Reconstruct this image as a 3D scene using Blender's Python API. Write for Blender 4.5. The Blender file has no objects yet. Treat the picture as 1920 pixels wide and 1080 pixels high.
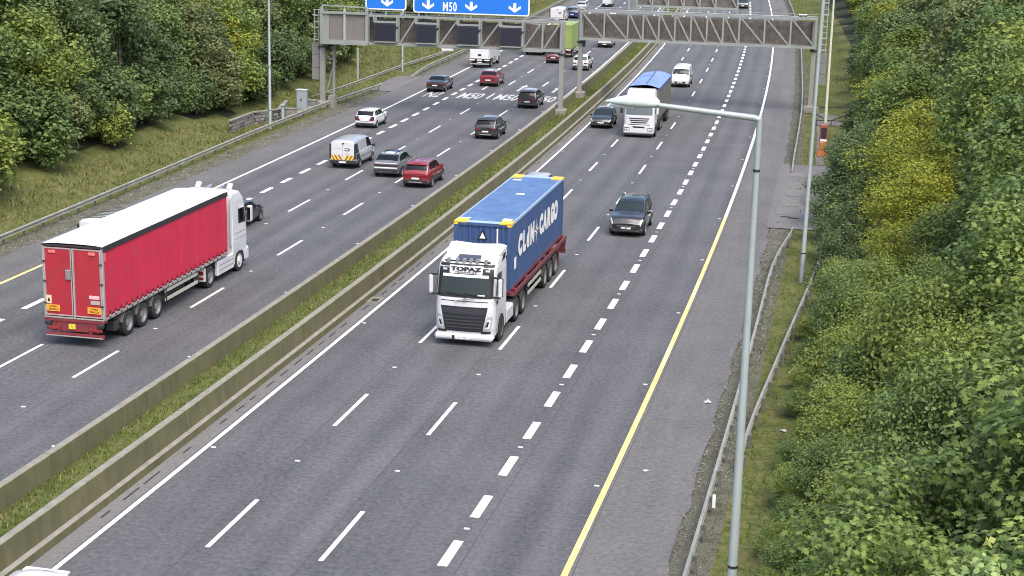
import bpy, math, random
import numpy as np
from mathutils import Vector, Matrix
D = bpy.data
SC = bpy.context.scene
COL = SC.collection
random.seed(7)
RNG = np.random.default_rng(7)

# ------------------------------------------------------------------ camera, sky, sun, exposure
F_PX, PITCH, ROLL, CAM_H = 2989.69, 0.231083, 0.0248756, 19.56998
cam_d = D.cameras.new("camera"); cam = D.objects.new("camera", cam_d); COL.objects.link(cam)
_cp, _sp, _cr, _sr = math.cos(PITCH), math.sin(PITCH), math.cos(ROLL), math.sin(ROLL)
_f = Vector((0, _cp, -_sp)); _u0 = Vector((0, _sp, _cp)); _r0 = Vector((1, 0, 0))
_r = _r0 * _cr + _u0 * _sr; _u = -_r0 * _sr + _u0 * _cr
cam.matrix_world = Matrix((( _r.x, _u.x, -_f.x, 0), (_r.y, _u.y, -_f.y, 0), (_r.z, _u.z, -_f.z, CAM_H), (0, 0, 0, 1)))
cam_d.sensor_width = 36; cam_d.lens = F_PX / 1920 * 36; cam_d.clip_start = 0.5; cam_d.clip_end = 6000
SC.camera = cam
W = D.worlds.new("World"); SC.world = W; W.use_nodes = True
wn = W.node_tree.nodes; wl = W.node_tree.links
bg = wn["Background"]; sky = wn.new("ShaderNodeTexSky"); sky.sky_type = 'NISHITA'; sky.sun_disc = False
SUN_EL, SUN_AZ = math.radians(58), math.radians(158)   # sun direction: azimuth clockwise from +Y
sky.sun_elevation = SUN_EL; sky.sun_rotation = SUN_AZ
sky.air_density = 1.0; sky.dust_density = 4.0; sky.ozone_density = 0.6
wl.new(sky.outputs[0], bg.inputs[0]); bg.inputs[1].default_value = 0.15
sun_d = D.lights.new("sun", 'SUN'); sun_d.energy = 1.15; sun_d.angle = math.radians(48); sun_d.color = (1, 0.965, 0.91)
sun = D.objects.new("sun", sun_d); COL.objects.link(sun)
sd = Vector((math.sin(SUN_AZ) * math.cos(SUN_EL), math.cos(SUN_AZ) * math.cos(SUN_EL), math.sin(SUN_EL)))
sun.rotation_euler = sd.to_track_quat('Z', 'Y').to_euler(); sun.location = (0, 0, 80)
SC.view_settings.view_transform = 'Standard'; SC.view_settings.look = 'None'
SC.cycles.filter_width = 1.05
SC.view_settings.gamma = 1; SC.view_settings.use_curve_mapping = False
SC.view_settings.exposure = 1.1

# ------------------------------------------------------------------ the road's own coordinates: s along, u across, z up
TH0, K0, K1, G0, G1 = 0.23599987, -0.00041573377, 5.3271948e-07, 0.010643055, 1.4066028e-05
_S = np.arange(-120, 700.01, 0.25)
_TH = TH0 + K0 * _S + K1 * _S * _S / 2
_X = np.concatenate([[0], np.cumsum((np.sin(_TH[1:]) + np.sin(_TH[:-1])) / 2 * .25)])
_Y = np.concatenate([[0], np.cumsum((np.cos(_TH[1:]) + np.cos(_TH[:-1])) / 2 * .25)])
_i0 = int(np.argmin(abs(_S))); _X -= _X[_i0]; _Y -= _Y[_i0]
def RP(s, u, z=0.0):
    """arrays (s,u,z) -> world xyz"""
    s = np.asarray(s, float); u = np.asarray(u, float)
    th = TH0 + K0 * s + K1 * s * s / 2
    return np.stack(np.broadcast_arrays(np.interp(s, _S, _X) + u * np.cos(th), np.interp(s, _S, _Y) - u * np.sin(th),
                    G0 * s + G1 * s * s / 2 + z), -1)
def P(s, u, z=0.0): return Vector(RP(s, u, z).tolist())
def FR(s, u, z=0.0, back=False, upright=False):
    """frame at (s,u,z): local x = forwards along the road, y = left, z = up"""
    th = TH0 + K0 * s + K1 * s * s / 2; g = 0 if upright else G0 + G1 * s
    f = Vector((math.sin(th), math.cos(th), g)).normalized()
    if back: f = -f
    l = Vector((0, 0, 1)).cross(f).normalized(); n = f.cross(l)
    p = P(s, u, z)
    return Matrix(((f.x, l.x, n.x, p.x), (f.y, l.y, n.y, p.y), (f.z, l.z, n.z, p.z), (0, 0, 0, 1)))

# ------------------------------------------------------------------ helpers
class MB:
    """collects geometry for ONE mesh object"""
    def __init__(s): s.v = []; s.f = []
    def add(s, vs, fs):
        o = len(s.v); s.v += [tuple(v) for v in vs]; s.f += [tuple(i + o for i in f) for f in fs]; return s
    def box(s, x0, x1, y0, y1, z0, z1, M=None):
        vs = [Vector((x, y, z)) for x in (x0, x1) for y in (y0, y1) for z in (z0, z1)]
        if M is not None: vs = [M @ v for v in vs]
        return s.add(vs, [(0, 1, 3, 2), (4, 6, 7, 5), (0, 4, 5, 1), (2, 3, 7, 6), (0, 2, 6, 4), (1, 5, 7, 3)])
    def bevbox(s, x0, x1, y0, y1, z0, z1, b=.02):
        """box with chamfered vertical and top edges"""
        def ring(z, i): return [(x0 + i, y0 + b, z), (x0 + b, y0 + i, z), (x1 - b, y0 + i, z), (x1 - i, y0 + b, z), (x1 - i, y1 - b, z), (x1 - b, y1 - i, z), (x0 + b, y1 - i, z), (x0 + i, y1 - b, z)]
        r = ring(z0, b * .7) + ring(z0 + b, 0) + ring(z1 - b, 0) + ring(z1, b * .7)
        fs = [tuple(range(7, -1, -1)), tuple(range(24, 32))]
        for k in range(3):
            for i in range(8): j = (i + 1) % 8; fs.append((k * 8 + i, k * 8 + j, k * 8 + 8 + j, k * 8 + 8 + i))
        return s.add(r, fs)
    def bar(s, a, b, w, h=None, up=Vector((0, 0, 1))):
        """rectangular bar from a to b"""
        a = Vector(a); b = Vector(b); h = w if h is None else h
        d = (b - a).normalized(); sd = d.cross(up)
        if sd.length < 1e-4: sd = Vector((1, 0, 0))
        sd.normalize(); n = sd.cross(d)
        vs = [p + sd * (w / 2 * i) + n * (h / 2 * j) for p in (a, b) for i, j in ((-1, -1), (1, -1), (1, 1), (-1, 1))]
        return s.add(vs, [(3, 2, 1, 0), (4, 5, 6, 7)] + [(i, (i + 1) % 4, 4 + (i + 1) % 4, 4 + i) for i in range(4)])
    def tube(s, pts, rads, n=10, cap=True):
        pts = [Vector(p) for p in pts]
        if not hasattr(rads, '__len__'): rads = [rads] * len(pts)
        rings = []; ref = None
        for i, p in enumerate(pts):
            d = (pts[min(i + 1, len(pts) - 1)] - pts[max(i - 1, 0)]).normalized()
            if ref is None: ref = d.orthogonal().normalized()
            a = (ref - d * ref.dot(d)).normalized(); b = d.cross(a); ref = a
            rings.append([p + (a * math.cos(2 * math.pi * k / n) + b * math.sin(2 * math.pi * k / n)) * rads[i] for k in range(n)])
        vs = [v for r in rings for v in r]; fs = []
        for i in range(len(pts) - 1):
            for k in range(n): j = (k + 1) % n; fs.append((i * n + k, i * n + j, i * n + n + j, i * n + n + k))
        if cap: fs += [tuple(range(n - 1, -1, -1)), tuple(range((len(pts) - 1) * n, len(pts) * n))]
        return s.add(vs, fs)
    def cyl_y(s, x, z, y0, y1, r, n=20, r1=None):
        r1 = r if r1 is None else r1
        vs = [(x + rr * math.cos(2 * math.pi * k / n), y, z + rr * math.sin(2 * math.pi * k / n)) for y, rr in ((y0, r), (y1, r1)) for k in range(n)]
        return s.add(vs, [tuple(range(n - 1, -1, -1)), tuple(range(n, 2 * n))] + [(k, (k + 1) % n, n + (k + 1) % n, n + k) for k in range(n)])
    def poly(s, pts): return s.add(pts, [tuple(range(len(pts)))])
    def prism_y(s, prof, y0, y1):
        """side outline (x,z) pulled across y"""
        n = len(prof); vs = [(x, y0, z) for x, z in prof] + [(x, y1, z) for x, z in prof]
        return s.add(vs, [tuple(range(n)), tuple(range(2 * n - 1, n - 1, -1))] + [(i, n + i, n + (i + 1) % n, (i + 1) % n) for i in range(n)])
    def grid(s, G):
        """G[i][j] -> sheet"""
        ni, nj = len(G), len(G[0])
        return s.add([G[i][j] for i in range(ni) for j in range(nj)], [(i * nj + j, i * nj + nj + j, i * nj + nj + j + 1, i * nj + j + 1) for i in range(ni - 1) for j in range(nj - 1)])
    def mesh(s, name, m, smooth=0):
        me = D.meshes.new(name); me.from_pydata([tuple(v) for v in s.v], [], s.f); me.update()
        import bmesh
        bm = bmesh.new(); bm.from_mesh(me); bmesh.ops.recalc_face_normals(bm, faces=bm.faces); bm.to_mesh(me); bm.free()
        if m is not None: me.materials.append(m)
        if smooth:
            me.polygons.foreach_set('use_smooth', [True] * len(me.polygons)); me.set_sharp_from_angle(angle=math.radians(smooth))
        return me
    def obj(s, name, m, parent=None, smooth=0, kind=None): return link(name, s.mesh(name, m, smooth), parent, kind)
def link(name, me, parent=None, kind=None, M=None):
    o = D.objects.new(name, me); COL.objects.link(o)
    if parent is not None: o.parent = parent
    if M is not None: o.matrix_world = M if parent is None else M; 
    if kind: o['kind'] = kind
    return o
def child(name, me, parent, M):
    """child with local matrix M"""
    o = D.objects.new(name, me); COL.objects.link(o); o.parent = parent; o.matrix_local = M; return o
def thing(name, label, cat, M=None, group=None):
    o = D.objects.new(name, None); COL.objects.link(o); o.empty_display_size = .5
    if M is not None: o.matrix_world = M
    return tag(o, label, cat, group)
def tag(o, label, cat, group=None):
    o['label'] = label; o['category'] = cat
    if group: o['group'] = group
    return o
def kids(o, all_): return [c for c in all_ if c.parent == o]
def copy_tree(root, M, label, group=None):
    chmap = {}
    for o in COL.objects:
        if o.parent is not None: chmap.setdefault(o.parent.name, []).append(o)
    r = root.copy(); COL.objects.link(r); r.matrix_world = M; r['label'] = label
    if group: r['group'] = group
    def rec(a, b):
        for c in chmap.get(a.name, []):
            d = c.copy(); COL.objects.link(d); d.parent = b; d.matrix_local = c.matrix_local.copy(); rec(c, d)
    rec(root, r)
    return r

# ------------------------------------------------------------------ materials
MATS = {}
def mat(name, col, rough=.6, metal=0.0, var=0.0, vscale=3.0, bump=0.0, bscale=40.0, dirt=None, coat=0.0, dscale=1.2, spec=None, streak=0.0):
    if name in MATS: return MATS[name]
    m = D.materials.new(name); m.use_nodes = True; MATS[name] = m
    n, l = m.node_tree.nodes, m.node_tree.links; b = n["Principled BSDF"]
    b.inputs['Base Color'].default_value = (*col, 1); b.inputs['Roughness'].default_value = rough; b.inputs['Metallic'].default_value = metal
    if coat: b.inputs['Coat Weight'].default_value = coat; b.inputs['Coat Roughness'].default_value = .06
    if spec is not None: b.inputs['Specular IOR Level'].default_value = spec
    tc = n.new("ShaderNodeTexCoord"); out = None
    if var:
        t = n.new("ShaderNodeTexNoise"); t.inputs['Scale'].default_value = vscale; t.inputs['Detail'].default_value = 6
        l.new(tc.outputs['Object'], t.inputs['Vector'])
        mr = n.new("ShaderNodeMapRange"); mr.inputs['From Min'].default_value = .25; mr.inputs['From Max'].default_value = .75
        mr.inputs['To Min'].default_value = 1 - var; mr.inputs['To Max'].default_value = 1 + var; l.new(t.outputs[0], mr.inputs[0])
        mx = n.new("ShaderNodeMix"); mx.data_type = 'RGBA'; mx.blend_type = 'MULTIPLY'; mx.inputs['Factor'].default_value = 1
        mx.inputs['A'].default_value = (*col, 1); l.new(mr.outputs[0], mx.inputs['B']); out = mx.outputs['Result']
    if dirt:
        t = n.new("ShaderNodeTexNoise"); t.inputs['Scale'].default_value = dscale; t.inputs['Detail'].default_value = 8; t.inputs['Roughness'].default_value = .7
        l.new(tc.outputs['Object'], t.inputs['Vector'])
        mr = n.new("ShaderNodeMapRange"); mr.inputs['From Min'].default_value = .48; mr.inputs['From Max'].default_value = .72
        mr.inputs['To Min'].default_value = 0; mr.inputs['To Max'].default_value = dirt[3]; l.new(t.outputs[0], mr.inputs[0])
        mx = n.new("ShaderNodeMix"); mx.data_type = 'RGBA'; l.new(mr.outputs[0], mx.inputs['Factor'])
        if out: l.new(out, mx.inputs['A'])
        else: mx.inputs['A'].default_value = (*col, 1)
        mx.inputs['B'].default_value = (*dirt[:3], 1); out = mx.outputs['Result']
    if streak:
        mp = n.new("ShaderNodeMapping"); mp.inputs['Scale'].default_value = (3.5, 3.5, .22); l.new(tc.outputs['Object'], mp.inputs[0])
        t = n.new("ShaderNodeTexNoise"); t.inputs['Scale'].default_value = 1; t.inputs['Detail'].default_value = 6; t.inputs['Roughness'].default_value = .7; l.new(mp.outputs[0], t.inputs['Vector'])
        mr = n.new("ShaderNodeMapRange"); mr.inputs['From Min'].default_value = .35; mr.inputs['From Max'].default_value = .65; mr.inputs['To Min'].default_value = 1 - streak; mr.inputs['To Max'].default_value = 1 + streak * .6; l.new(t.outputs[0], mr.inputs[0])
        mx = n.new("ShaderNodeMix"); mx.data_type = 'RGBA'; mx.blend_type = 'MULTIPLY'; mx.inputs['Factor'].default_value = 1
        if out: l.new(out, mx.inputs['A'])
        else: mx.inputs['A'].default_value = (*col, 1)
        l.new(mr.outputs[0], mx.inputs['B']); out = mx.outputs['Result']
    if out: l.new(out, b.inputs['Base Color'])
    if bump:
        t = n.new("ShaderNodeTexNoise"); t.inputs['Scale'].default_value = bscale; t.inputs['Detail'].default_value = 4; l.new(tc.outputs['Object'], t.inputs['Vector'])
        bp = n.new("ShaderNodeBump"); bp.inputs['Strength'].default_value = bump; bp.inputs['Distance'].default_value = .02
        l.new(t.outputs[0], bp.inputs['Height']); l.new(bp.outputs[0], b.inputs['Normal'])
    return m
def asphalt(name, c0, c1, wheel_tracks=0.0):
    m = D.materials.new(name); m.use_nodes = True; n, l = m.node_tree.nodes, m.node_tree.links; b = n["Principled BSDF"]
    b.inputs['Roughness'].default_value = .82
    uv = n.new("ShaderNodeUVMap"); uv.uv_map = "UVMap"
    mp = n.new("ShaderNodeMapping"); mp.inputs['Scale'].default_value = (.9, .035, 1); l.new(uv.outputs[0], mp.inputs[0])
    st = n.new("ShaderNodeTexNoise"); st.inputs['Scale'].default_value = 1; st.inputs['Detail'].default_value = 5; l.new(mp.outputs[0], st.inputs['Vector'])
    pa = n.new("ShaderNodeTexNoise"); pa.inputs['Scale'].default_value = .22; pa.inputs['Detail'].default_value = 7; pa.inputs['Roughness'].default_value = .65; l.new(uv.outputs[0], pa.inputs['Vector'])
    gr = n.new("ShaderNodeTexNoise"); gr.inputs['Scale'].default_value = 5; gr.inputs['Detail'].default_value = 5; gr.inputs['Roughness'].default_value = .85; l.new(uv.outputs[0], gr.inputs['Vector'])
    sp = n.new("ShaderNodeTexNoise"); sp.inputs['Scale'].default_value = 28; sp.inputs['Detail'].default_value = 2; l.new(uv.outputs[0], sp.inputs['Vector'])
    def madd(a, k, c):
        x = n.new("ShaderNodeMath"); x.operation = 'MULTIPLY_ADD'; l.new(a, x.inputs[0]); x.inputs[1].default_value = k
        if hasattr(c, 'links'): l.new(c, x.inputs[2])
        else: x.inputs[2].default_value = c
        return x.outputs[0]
    v = madd(st.outputs[0], .7, -.35 + .5); v = madd(pa.outputs[0], .7, v); v = madd(gr.outputs[0], 2.6, v)
    v = madd(v, 1, -1.65)
    sx = n.new("ShaderNodeSeparateXYZ"); l.new(uv.outputs[0], sx.inputs[0]); ph = madd(sx.outputs[0], 4 * math.pi / 3.646, 8.216 * 4 * math.pi / 3.646)
    cs = n.new("ShaderNodeMath"); cs.operation = 'COSINE'; l.new(ph, cs.inputs[0]); v = madd(cs.outputs[0], -wheel_tracks, v)
    mx = n.new("ShaderNodeMix"); mx.data_type = 'RGBA'; mx.clamp_factor = True; l.new(v, mx.inputs['Factor'])
    mx.inputs['A'].default_value = (*c0, 1); mx.inputs['B'].default_value = (*c1, 1)
    # pale chippings
    mr = n.new("ShaderNodeMapRange"); mr.inputs['From Min'].default_value = .7; mr.inputs['From Max'].default_value = .8; mr.inputs['To Max'].default_value = .35; l.new(sp.outputs[0], mr.inputs[0])
    m2 = n.new("ShaderNodeMix"); m2.data_type = 'RGBA'; l.new(mr.outputs[0], m2.inputs['Factor']); l.new(mx.outputs['Result'], m2.inputs['A']); m2.inputs['B'].default_value = (.22, .22, .21, 1)
    l.new(m2.outputs['Result'], b.inputs['Base Color'])
    bp = n.new("ShaderNodeBump"); bp.inputs['Strength'].default_value = .35; bp.inputs['Distance'].default_value = .01; l.new(gr.outputs[0], bp.inputs['Height']); l.new(bp.outputs[0], b.inputs['Normal'])
    MATS[name] = m; return m
def ramp_mat(name, stops, scale, detail=8, rough=.9, bump=.5, scale2=None, uvmap=False):
    m = D.materials.new(name); m.use_nodes = True; n, l = m.node_tree.nodes, m.node_tree.links; b = n["Principled BSDF"]
    b.inputs['Roughness'].default_value = rough; b.inputs['Specular IOR Level'].default_value = .2
    tc = n.new("ShaderNodeTexCoord")
    t = n.new("ShaderNodeTexNoise"); t.inputs['Scale'].default_value = scale; t.inputs['Detail'].default_value = detail; t.inputs['Roughness'].default_value = .7
    l.new(tc.outputs['Object'], t.inputs['Vector']); src = t.outputs[0]
    if scale2:
        t2 = n.new("ShaderNodeTexNoise"); t2.inputs['Scale'].default_value = scale2; t2.inputs['Detail'].default_value = 5; l.new(tc.outputs['Object'], t2.inputs['Vector'])
        x = n.new("ShaderNodeMix"); x.data_type = 'FLOAT'; x.inputs['Factor'].default_value = .5; l.new(t.outputs[0], x.inputs['A']); l.new(t2.outputs[0], x.inputs['B']); src = x.outputs['Result']
    r = n.new("ShaderNodeValToRGB"); l.new(src, r.inputs[0])
    e = r.color_ramp.elements
    while len(e) < len(stops): e.new(.5)
    for i, (p, c) in enumerate(stops): e[i].position = p; e[i].color = (*c, 1)
    l.new(r.outputs[0], b.inputs['Base Color'])
    if bump:
        bp = n.new("ShaderNodeBump"); bp.inputs['Strength'].default_value = bump; bp.inputs['Distance'].default_value = .08; l.new(src, bp.inputs['Height']); l.new(bp.outputs[0], b.inputs['Normal'])
    MATS[name] = m; return m
def leaf_mat(name, stops, transl=.32):
    m = D.materials.new(name); m.use_nodes = True; n, l = m.node_tree.nodes, m.node_tree.links; b = n["Principled BSDF"]
    b.inputs['Roughness'].default_value = .55; b.inputs['Specular IOR Level'].default_value = .35
    a = n.new("ShaderNodeAttribute"); a.attribute_name = "tint"
    oi = n.new("ShaderNodeObjectInfo")
    x = n.new("ShaderNodeMath"); x.operation = 'MULTIPLY_ADD'; l.new(oi.outputs['Random'], x.inputs[0]); x.inputs[1].default_value = .3; x.inputs[2].default_value = -.15
    y = n.new("ShaderNodeMath"); y.operation = 'ADD'; l.new(a.outputs['Fac'], y.inputs[0]); l.new(x.outputs[0], y.inputs[1])
    r = n.new("ShaderNodeValToRGB"); l.new(y.outputs[0], r.inputs[0]); e = r.color_ramp.elements
    while len(e) < len(stops): e.new(.5)
    for i, (p, c) in enumerate(stops): e[i].position = p; e[i].color = (*c, 1)
    l.new(r.outputs[0], b.inputs['Base Color'])
    tr = n.new("ShaderNodeBsdfTranslucent"); l.new(r.outputs[0], tr.inputs[0])
    mx = n.new("ShaderNodeMixShader"); mx.inputs[0].default_value = transl; l.new(b.outputs[0], mx.inputs[1]); l.new(tr.outputs[0], mx.inputs[2])
    l.new(mx.outputs[0], n["Material Output"].inputs[0]); MATS[name] = m; return m

A_ROAD = asphalt("asphalt", (.040, .041, .045), (.132, .133, .138), .085)
A_SHOULDER = asphalt("shoulder_asphalt", (.06, .058, .058), (.165, .160, .157))
A_OLD = asphalt("worn_asphalt", (.09, .087, .088), (.19, .18, .175))
WHITE_LINE = mat("white_marking", (.82, .82, .80), .6, var=.06, vscale=6, dirt=(.35, .35, .34, .5), dscale=9)
YELLOW_LINE = mat("yellow_marking", (.78, .60, .20), .6, var=.1, vscale=4, dirt=(.7, .66, .5, .8), dscale=.4)
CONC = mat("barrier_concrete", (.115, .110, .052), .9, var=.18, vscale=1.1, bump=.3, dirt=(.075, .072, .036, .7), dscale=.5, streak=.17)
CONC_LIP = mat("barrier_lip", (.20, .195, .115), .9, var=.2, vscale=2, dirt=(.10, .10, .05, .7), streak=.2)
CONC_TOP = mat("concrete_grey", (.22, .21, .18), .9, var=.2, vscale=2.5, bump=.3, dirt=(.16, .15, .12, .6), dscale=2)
DRAIN = mat("slot_drain_dark", (.028, .028, .028), .9)
GALV = mat("galvanised_steel", (.42, .45, .44), .5, .35, var=.12, vscale=2)
LANTERN = mat("lantern_paint", (.50, .57, .57), .4, .1, var=.08, vscale=4, dirt=(.35, .4, .38, .4), dscale=3)
GALV_RAIL = mat("rail_steel", (.34, .34, .29), .5, .3, var=.22, vscale=1.4, dirt=(.2, .2, .13, .5))
POST = mat("rail_post_steel", (.16, .155, .14), .7, .2, var=.2)
LAMP = mat("lamp_paint", (.33, .375, .375), .5, .25, var=.16, vscale=1.5, dirt=(.25, .28, .26, .5), dscale=1.5)
GLASS = mat("dark_glass", (.006, .008, .009), .08, spec=.35)
GLASS2 = mat("windscreen_glass", (.016, .024, .024), .06, coat=.15, spec=.4)
RUBBER = mat("tyre_rubber", (.022, .022, .023), .85)
PLASTIC = mat("black_plastic", (.022, .022, .024), .55)
ALLOY = mat("alloy_rim", (.38, .39, .40), .35, .6)
CHROME = mat("bright_trim", (.6, .61, .62), .25, .8)
LAMPGLASS = mat("headlamp_glass", (.72, .75, .78), .12, .1, coat=.6)
TAIL = mat("tail_lamp_red", (.16, .008, .010), .2, coat=.6)
AMBER = mat("amber_lens", (.65, .22, .02), .3)
PLATE_W = mat("white_plate", (.75, .75, .74), .4)
PLATE_Y = mat("yellow_plate", (.78, .58, .05), .4)
INK = mat("black_ink", (.012, .012, .013), .5)
W_PAINT = mat("white_paint", (.60, .61, .62), .35, coat=.4, var=.03, dirt=(.45, .44, .42, .35), dscale=1.0)
CHASSIS = mat("chassis_grey", (.035, .034, .035), .75, var=.3, vscale=3)
GRASS_D = ramp_mat("grass_ground", [(.36, (.04, .055, .016)), (.46, (.078, .095, .024)), (.54, (.11, .115, .038)), (.64, (.16, .125, .07))], .8, scale2=4.5)
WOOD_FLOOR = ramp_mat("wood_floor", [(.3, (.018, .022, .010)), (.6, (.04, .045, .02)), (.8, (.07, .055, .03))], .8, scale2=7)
VERGE = ramp_mat("verge_soil", [(.36, (.05, .05, .032)), (.47, (.085, .085, .058)), (.54, (.13, .125, .105)), (.64, (.075, .09, .034))], 1.1, scale2=12)
BARK = mat("bark", (.07, .055, .042), .9, var=.4, vscale=5, bump=.5, bscale=15)
SIGN_BLUE = mat("sign_blue", (.012, .16, .62), .4, var=.04)
SIGN_WHITE = mat("sign_white", (.82, .83, .83), .4)
INFILL = mat("weathered_panel", (.135, .118, .105), .8, var=.3, vscale=2.5, dirt=(.07, .058, .05, .6), dscale=3)
SCREEN = mat("signal_panel", (.035, .037, .055), .5, var=.2, vscale=4)
def paint(name, c, rough=.25, coat=1.0, metal=.0): return mat(name, c, rough, metal, coat=coat, var=.03, vscale=2, dirt=(.2, .19, .17, .18), dscale=1.3)
def wchild(name, mb, m, parent, smooth=0, kind=None):
    """mesh built in world coordinates, hung under a thing"""
    o = mb.obj(name, m, None, smooth, kind); o.parent = parent; o.matrix_local = parent.matrix_basis.inverted(); return o
def base(name, label, cat, s, u, z=0, group=None): return thing(name, label, cat, Matrix.Translation(P(s, u, z)), group)
def strip_mesh(name, prof, s0, s1, m, ds=3.0, uv=False, close=False):
    """cross-section [(u,z)..] drawn along the road; u may be a function of s"""
    ss = np.linspace(s0, s1, max(2, int(abs(s1 - s0) / ds) + 1)); n = len(prof)
    V = []
    for (u, z) in prof:
        uu = np.array([u(x) for x in ss]) if callable(u) else np.full(len(ss), u)
        V.append(RP(ss, uu, z))
    V = np.stack(V, 1).reshape(-1, 3)
    F = []; k = n if close else n - 1
    for i in range(len(ss) - 1):
        for j in range(k): j2 = (j + 1) % n; F.append((i * n + j, i * n + j2, i * n + n + j2, i * n + n + j))
    if close: F += [tuple(range(n)), tuple(range((len(ss) - 1) * n, len(ss) * n))[::-1]]
    me = D.meshes.new(name); me.from_pydata(V.tolist(), [], F); me.update()
    import bmesh
    bm = bmesh.new(); bm.from_mesh(me); bmesh.ops.recalc_face_normals(bm, faces=bm.faces)
    if not close and sum(f.normal.z for f in bm.faces) < 0: bmesh.ops.reverse_faces(bm, faces=bm.faces)
    bm.to_mesh(me); bm.free()
    if uv:
        lay = me.uv_layers.new(name="UVMap"); uvv = np.zeros((len(ss), n, 2))
        for j, (u, z) in enumerate(prof): uvv[:, j, 0] = u if not callable(u) else [u(x) for x in ss]
        uvv[:, :, 1] = ss[:, None]; uvv = uvv.reshape(-1, 2)
        li = np.zeros(len(me.loops), int); me.loops.foreach_get('vertex_index', li); lay.data.foreach_set('uv', uvv[li].ravel())
    if m: me.materials.append(m)
    return me

# line offsets
UL = dict(L0=-42.259, L1=-38.70, L2=-34.906, L3=-31.320, L4=-27.784, R0=-22.799, R1=-19.160, R2=-15.494, R3=-11.884, R4=-8.216)
S0, S1 = 18, 560
# ------------------------------------------------------------------ ground
def bank(s, u):
    z = np.full(np.broadcast(s, u).shape, -.12)
    cut = 1 / (1 + np.exp(-(s - 121.5) * 1.5)) / (1 + np.exp((s - 141) * 1.5)); l = np.clip(-48.2 - 2.1 * cut - u, 0, None); zl = np.where(l < 26, .36 * l, 9.4 + .05 * (l - 26)); zl = np.where(l > 0, zl + .1 * np.sin(s * .13 + u * .4) * np.clip(l / 4, 0, 1), 0)
    r = np.clip(u + 1.2, 0, None); zr = np.where(r < 22, .22 * r, 4.84 + .04 * (r - 22)); zr = np.where(r > 0, zr + .08 * np.sin(s * .2 + u * .6) * np.clip(r / 4, 0, 1), 0)
    z = z + zl + zr
    v = ((u < -45.4) & (u > -60)) | ((u > -5.2) & (u < 30)); z = np.where(v, z + .11, z)
    md = (u > -26.2) & (u < -24.0); z = np.where(md, z + .50, z)
    return z
def make_ground():
    us = np.unique(np.concatenate([np.array([-420, -300, -200, -140, -110]), np.arange(-96, -44, 1.0), [-45.5, -45.3], np.arange(-44, -27, 4), [-26.3, -26.1, -25.5, -24.8, -24.1, -23.9], np.arange(-22, -5.5, 4), [-5.5, -5.1], np.arange(-5, 24, 1.0), [30, 40, 60, 90, 140, 220, 320]]))
    ss = np.concatenate([np.arange(-60, 360, 2.5), np.arange(360, 681, 20)])
    S, U = np.meshgrid(ss, us, indexing='ij'); Z = bank(S, U)
    jit = RNG.normal(0, .035, Z.shape); Z = Z + np.where((U < -48) | (U > -4.5), jit, 0)
    V = RP(S, U, Z).reshape(-1, 3); nj = len(us)
    i, j = np.meshgrid(np.arange(len(ss) - 1), np.arange(nj - 1), indexing='ij')
    F = np.stack([i * nj + j, i * nj + j + 1, (i + 1) * nj + j + 1, (i + 1) * nj + j], -1).reshape(-1, 4)
    me = D.meshes.new("ground"); me.from_pydata(V.tolist(), [], F.tolist()); me.update()
    for m in (GRASS_D, VERGE, WOOD_FLOOR): me.materials.append(m)
    uc = ((us[:-1] + us[1:]) / 2); sc = (ss[:-1] + ss[1:]) / 2
    SC_, UC = np.meshgrid(sc, uc, indexing='ij')
    wob = .5 * np.sin(SC_ * .31) + .4 * np.sin(SC_ * .83 + 1)
    idx = np.zeros(SC_.shape, int)
    idx[((UC > -46.6) & (UC < -44)) | ((UC > -5.6) & (UC < -4.4))] = 1
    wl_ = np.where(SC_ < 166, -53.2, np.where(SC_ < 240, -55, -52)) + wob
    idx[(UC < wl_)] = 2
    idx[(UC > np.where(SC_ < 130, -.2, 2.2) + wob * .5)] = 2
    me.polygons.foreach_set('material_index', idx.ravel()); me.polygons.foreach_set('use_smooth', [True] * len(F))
    if me.polygons[0].normal.z < 0: me.flip_normals()
    link("ground", me, kind='structure')
make_ground()
# carriageways and shoulders (sheets 4 mm apart)
road_l = link("road", strip_mesh("road", [(x, 0) for x in np.linspace(-45.2, -26.3, 8)], S0, S1, A_ROAD, uv=True), kind='structure')
road_r = link("road", strip_mesh("road", [(x, 0) for x in np.linspace(-23.9, -5.35, 8)], S0, S1, A_ROAD, uv=True), kind='structure')
link("hard_shoulder", strip_mesh("hard_shoulder", [(-8.1, .004), (-6.7, .004), (lambda s: -5.35 + .12 * math.sin(s * .9) + .07 * math.sin(s * 2.3), .004)], S0, S1, A_SHOULDER, ds=1, uv=True), kind='structure')
link("hard_shoulder", strip_mesh("hard_shoulder", [(lambda s: -45.2 + .12 * math.sin(s * .7) + .08 * math.sin(s * 1.9), .004), (-43.8, .004), (-42.35, .004)], S0, S1, A_SHOULDER, ds=1, uv=True), kind='structure')
link("drain_channel", strip_mesh("drain_channel", [(-23.68, .005), (-22.95, .005)], S0, S1, A_OLD, uv=True), kind='structure')
apron_r = link("access_apron", strip_mesh("access_apron", [(-5.55, .03), (-4.6, .034), (lambda s: -3.1 + .3 * math.sin(s), .03), (lambda s: -1.7 + .25 * math.sin(s * 1.3), .022)], 97.5, 122.3, A_OLD, ds=1, uv=True), kind='structure')
link("access_apron", strip_mesh("access_apron", [(-47.9, .03), (-46.4, .034), (-45.1, .02)], 155.5, 169, A_OLD, ds=1, uv=True), kind='structure')
link("path", strip_mesh("path", [(-3.0, .03), (-2.35, .03)], 122.8, 144.5, A_OLD, ds=1, uv=True), kind='structure')

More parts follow.
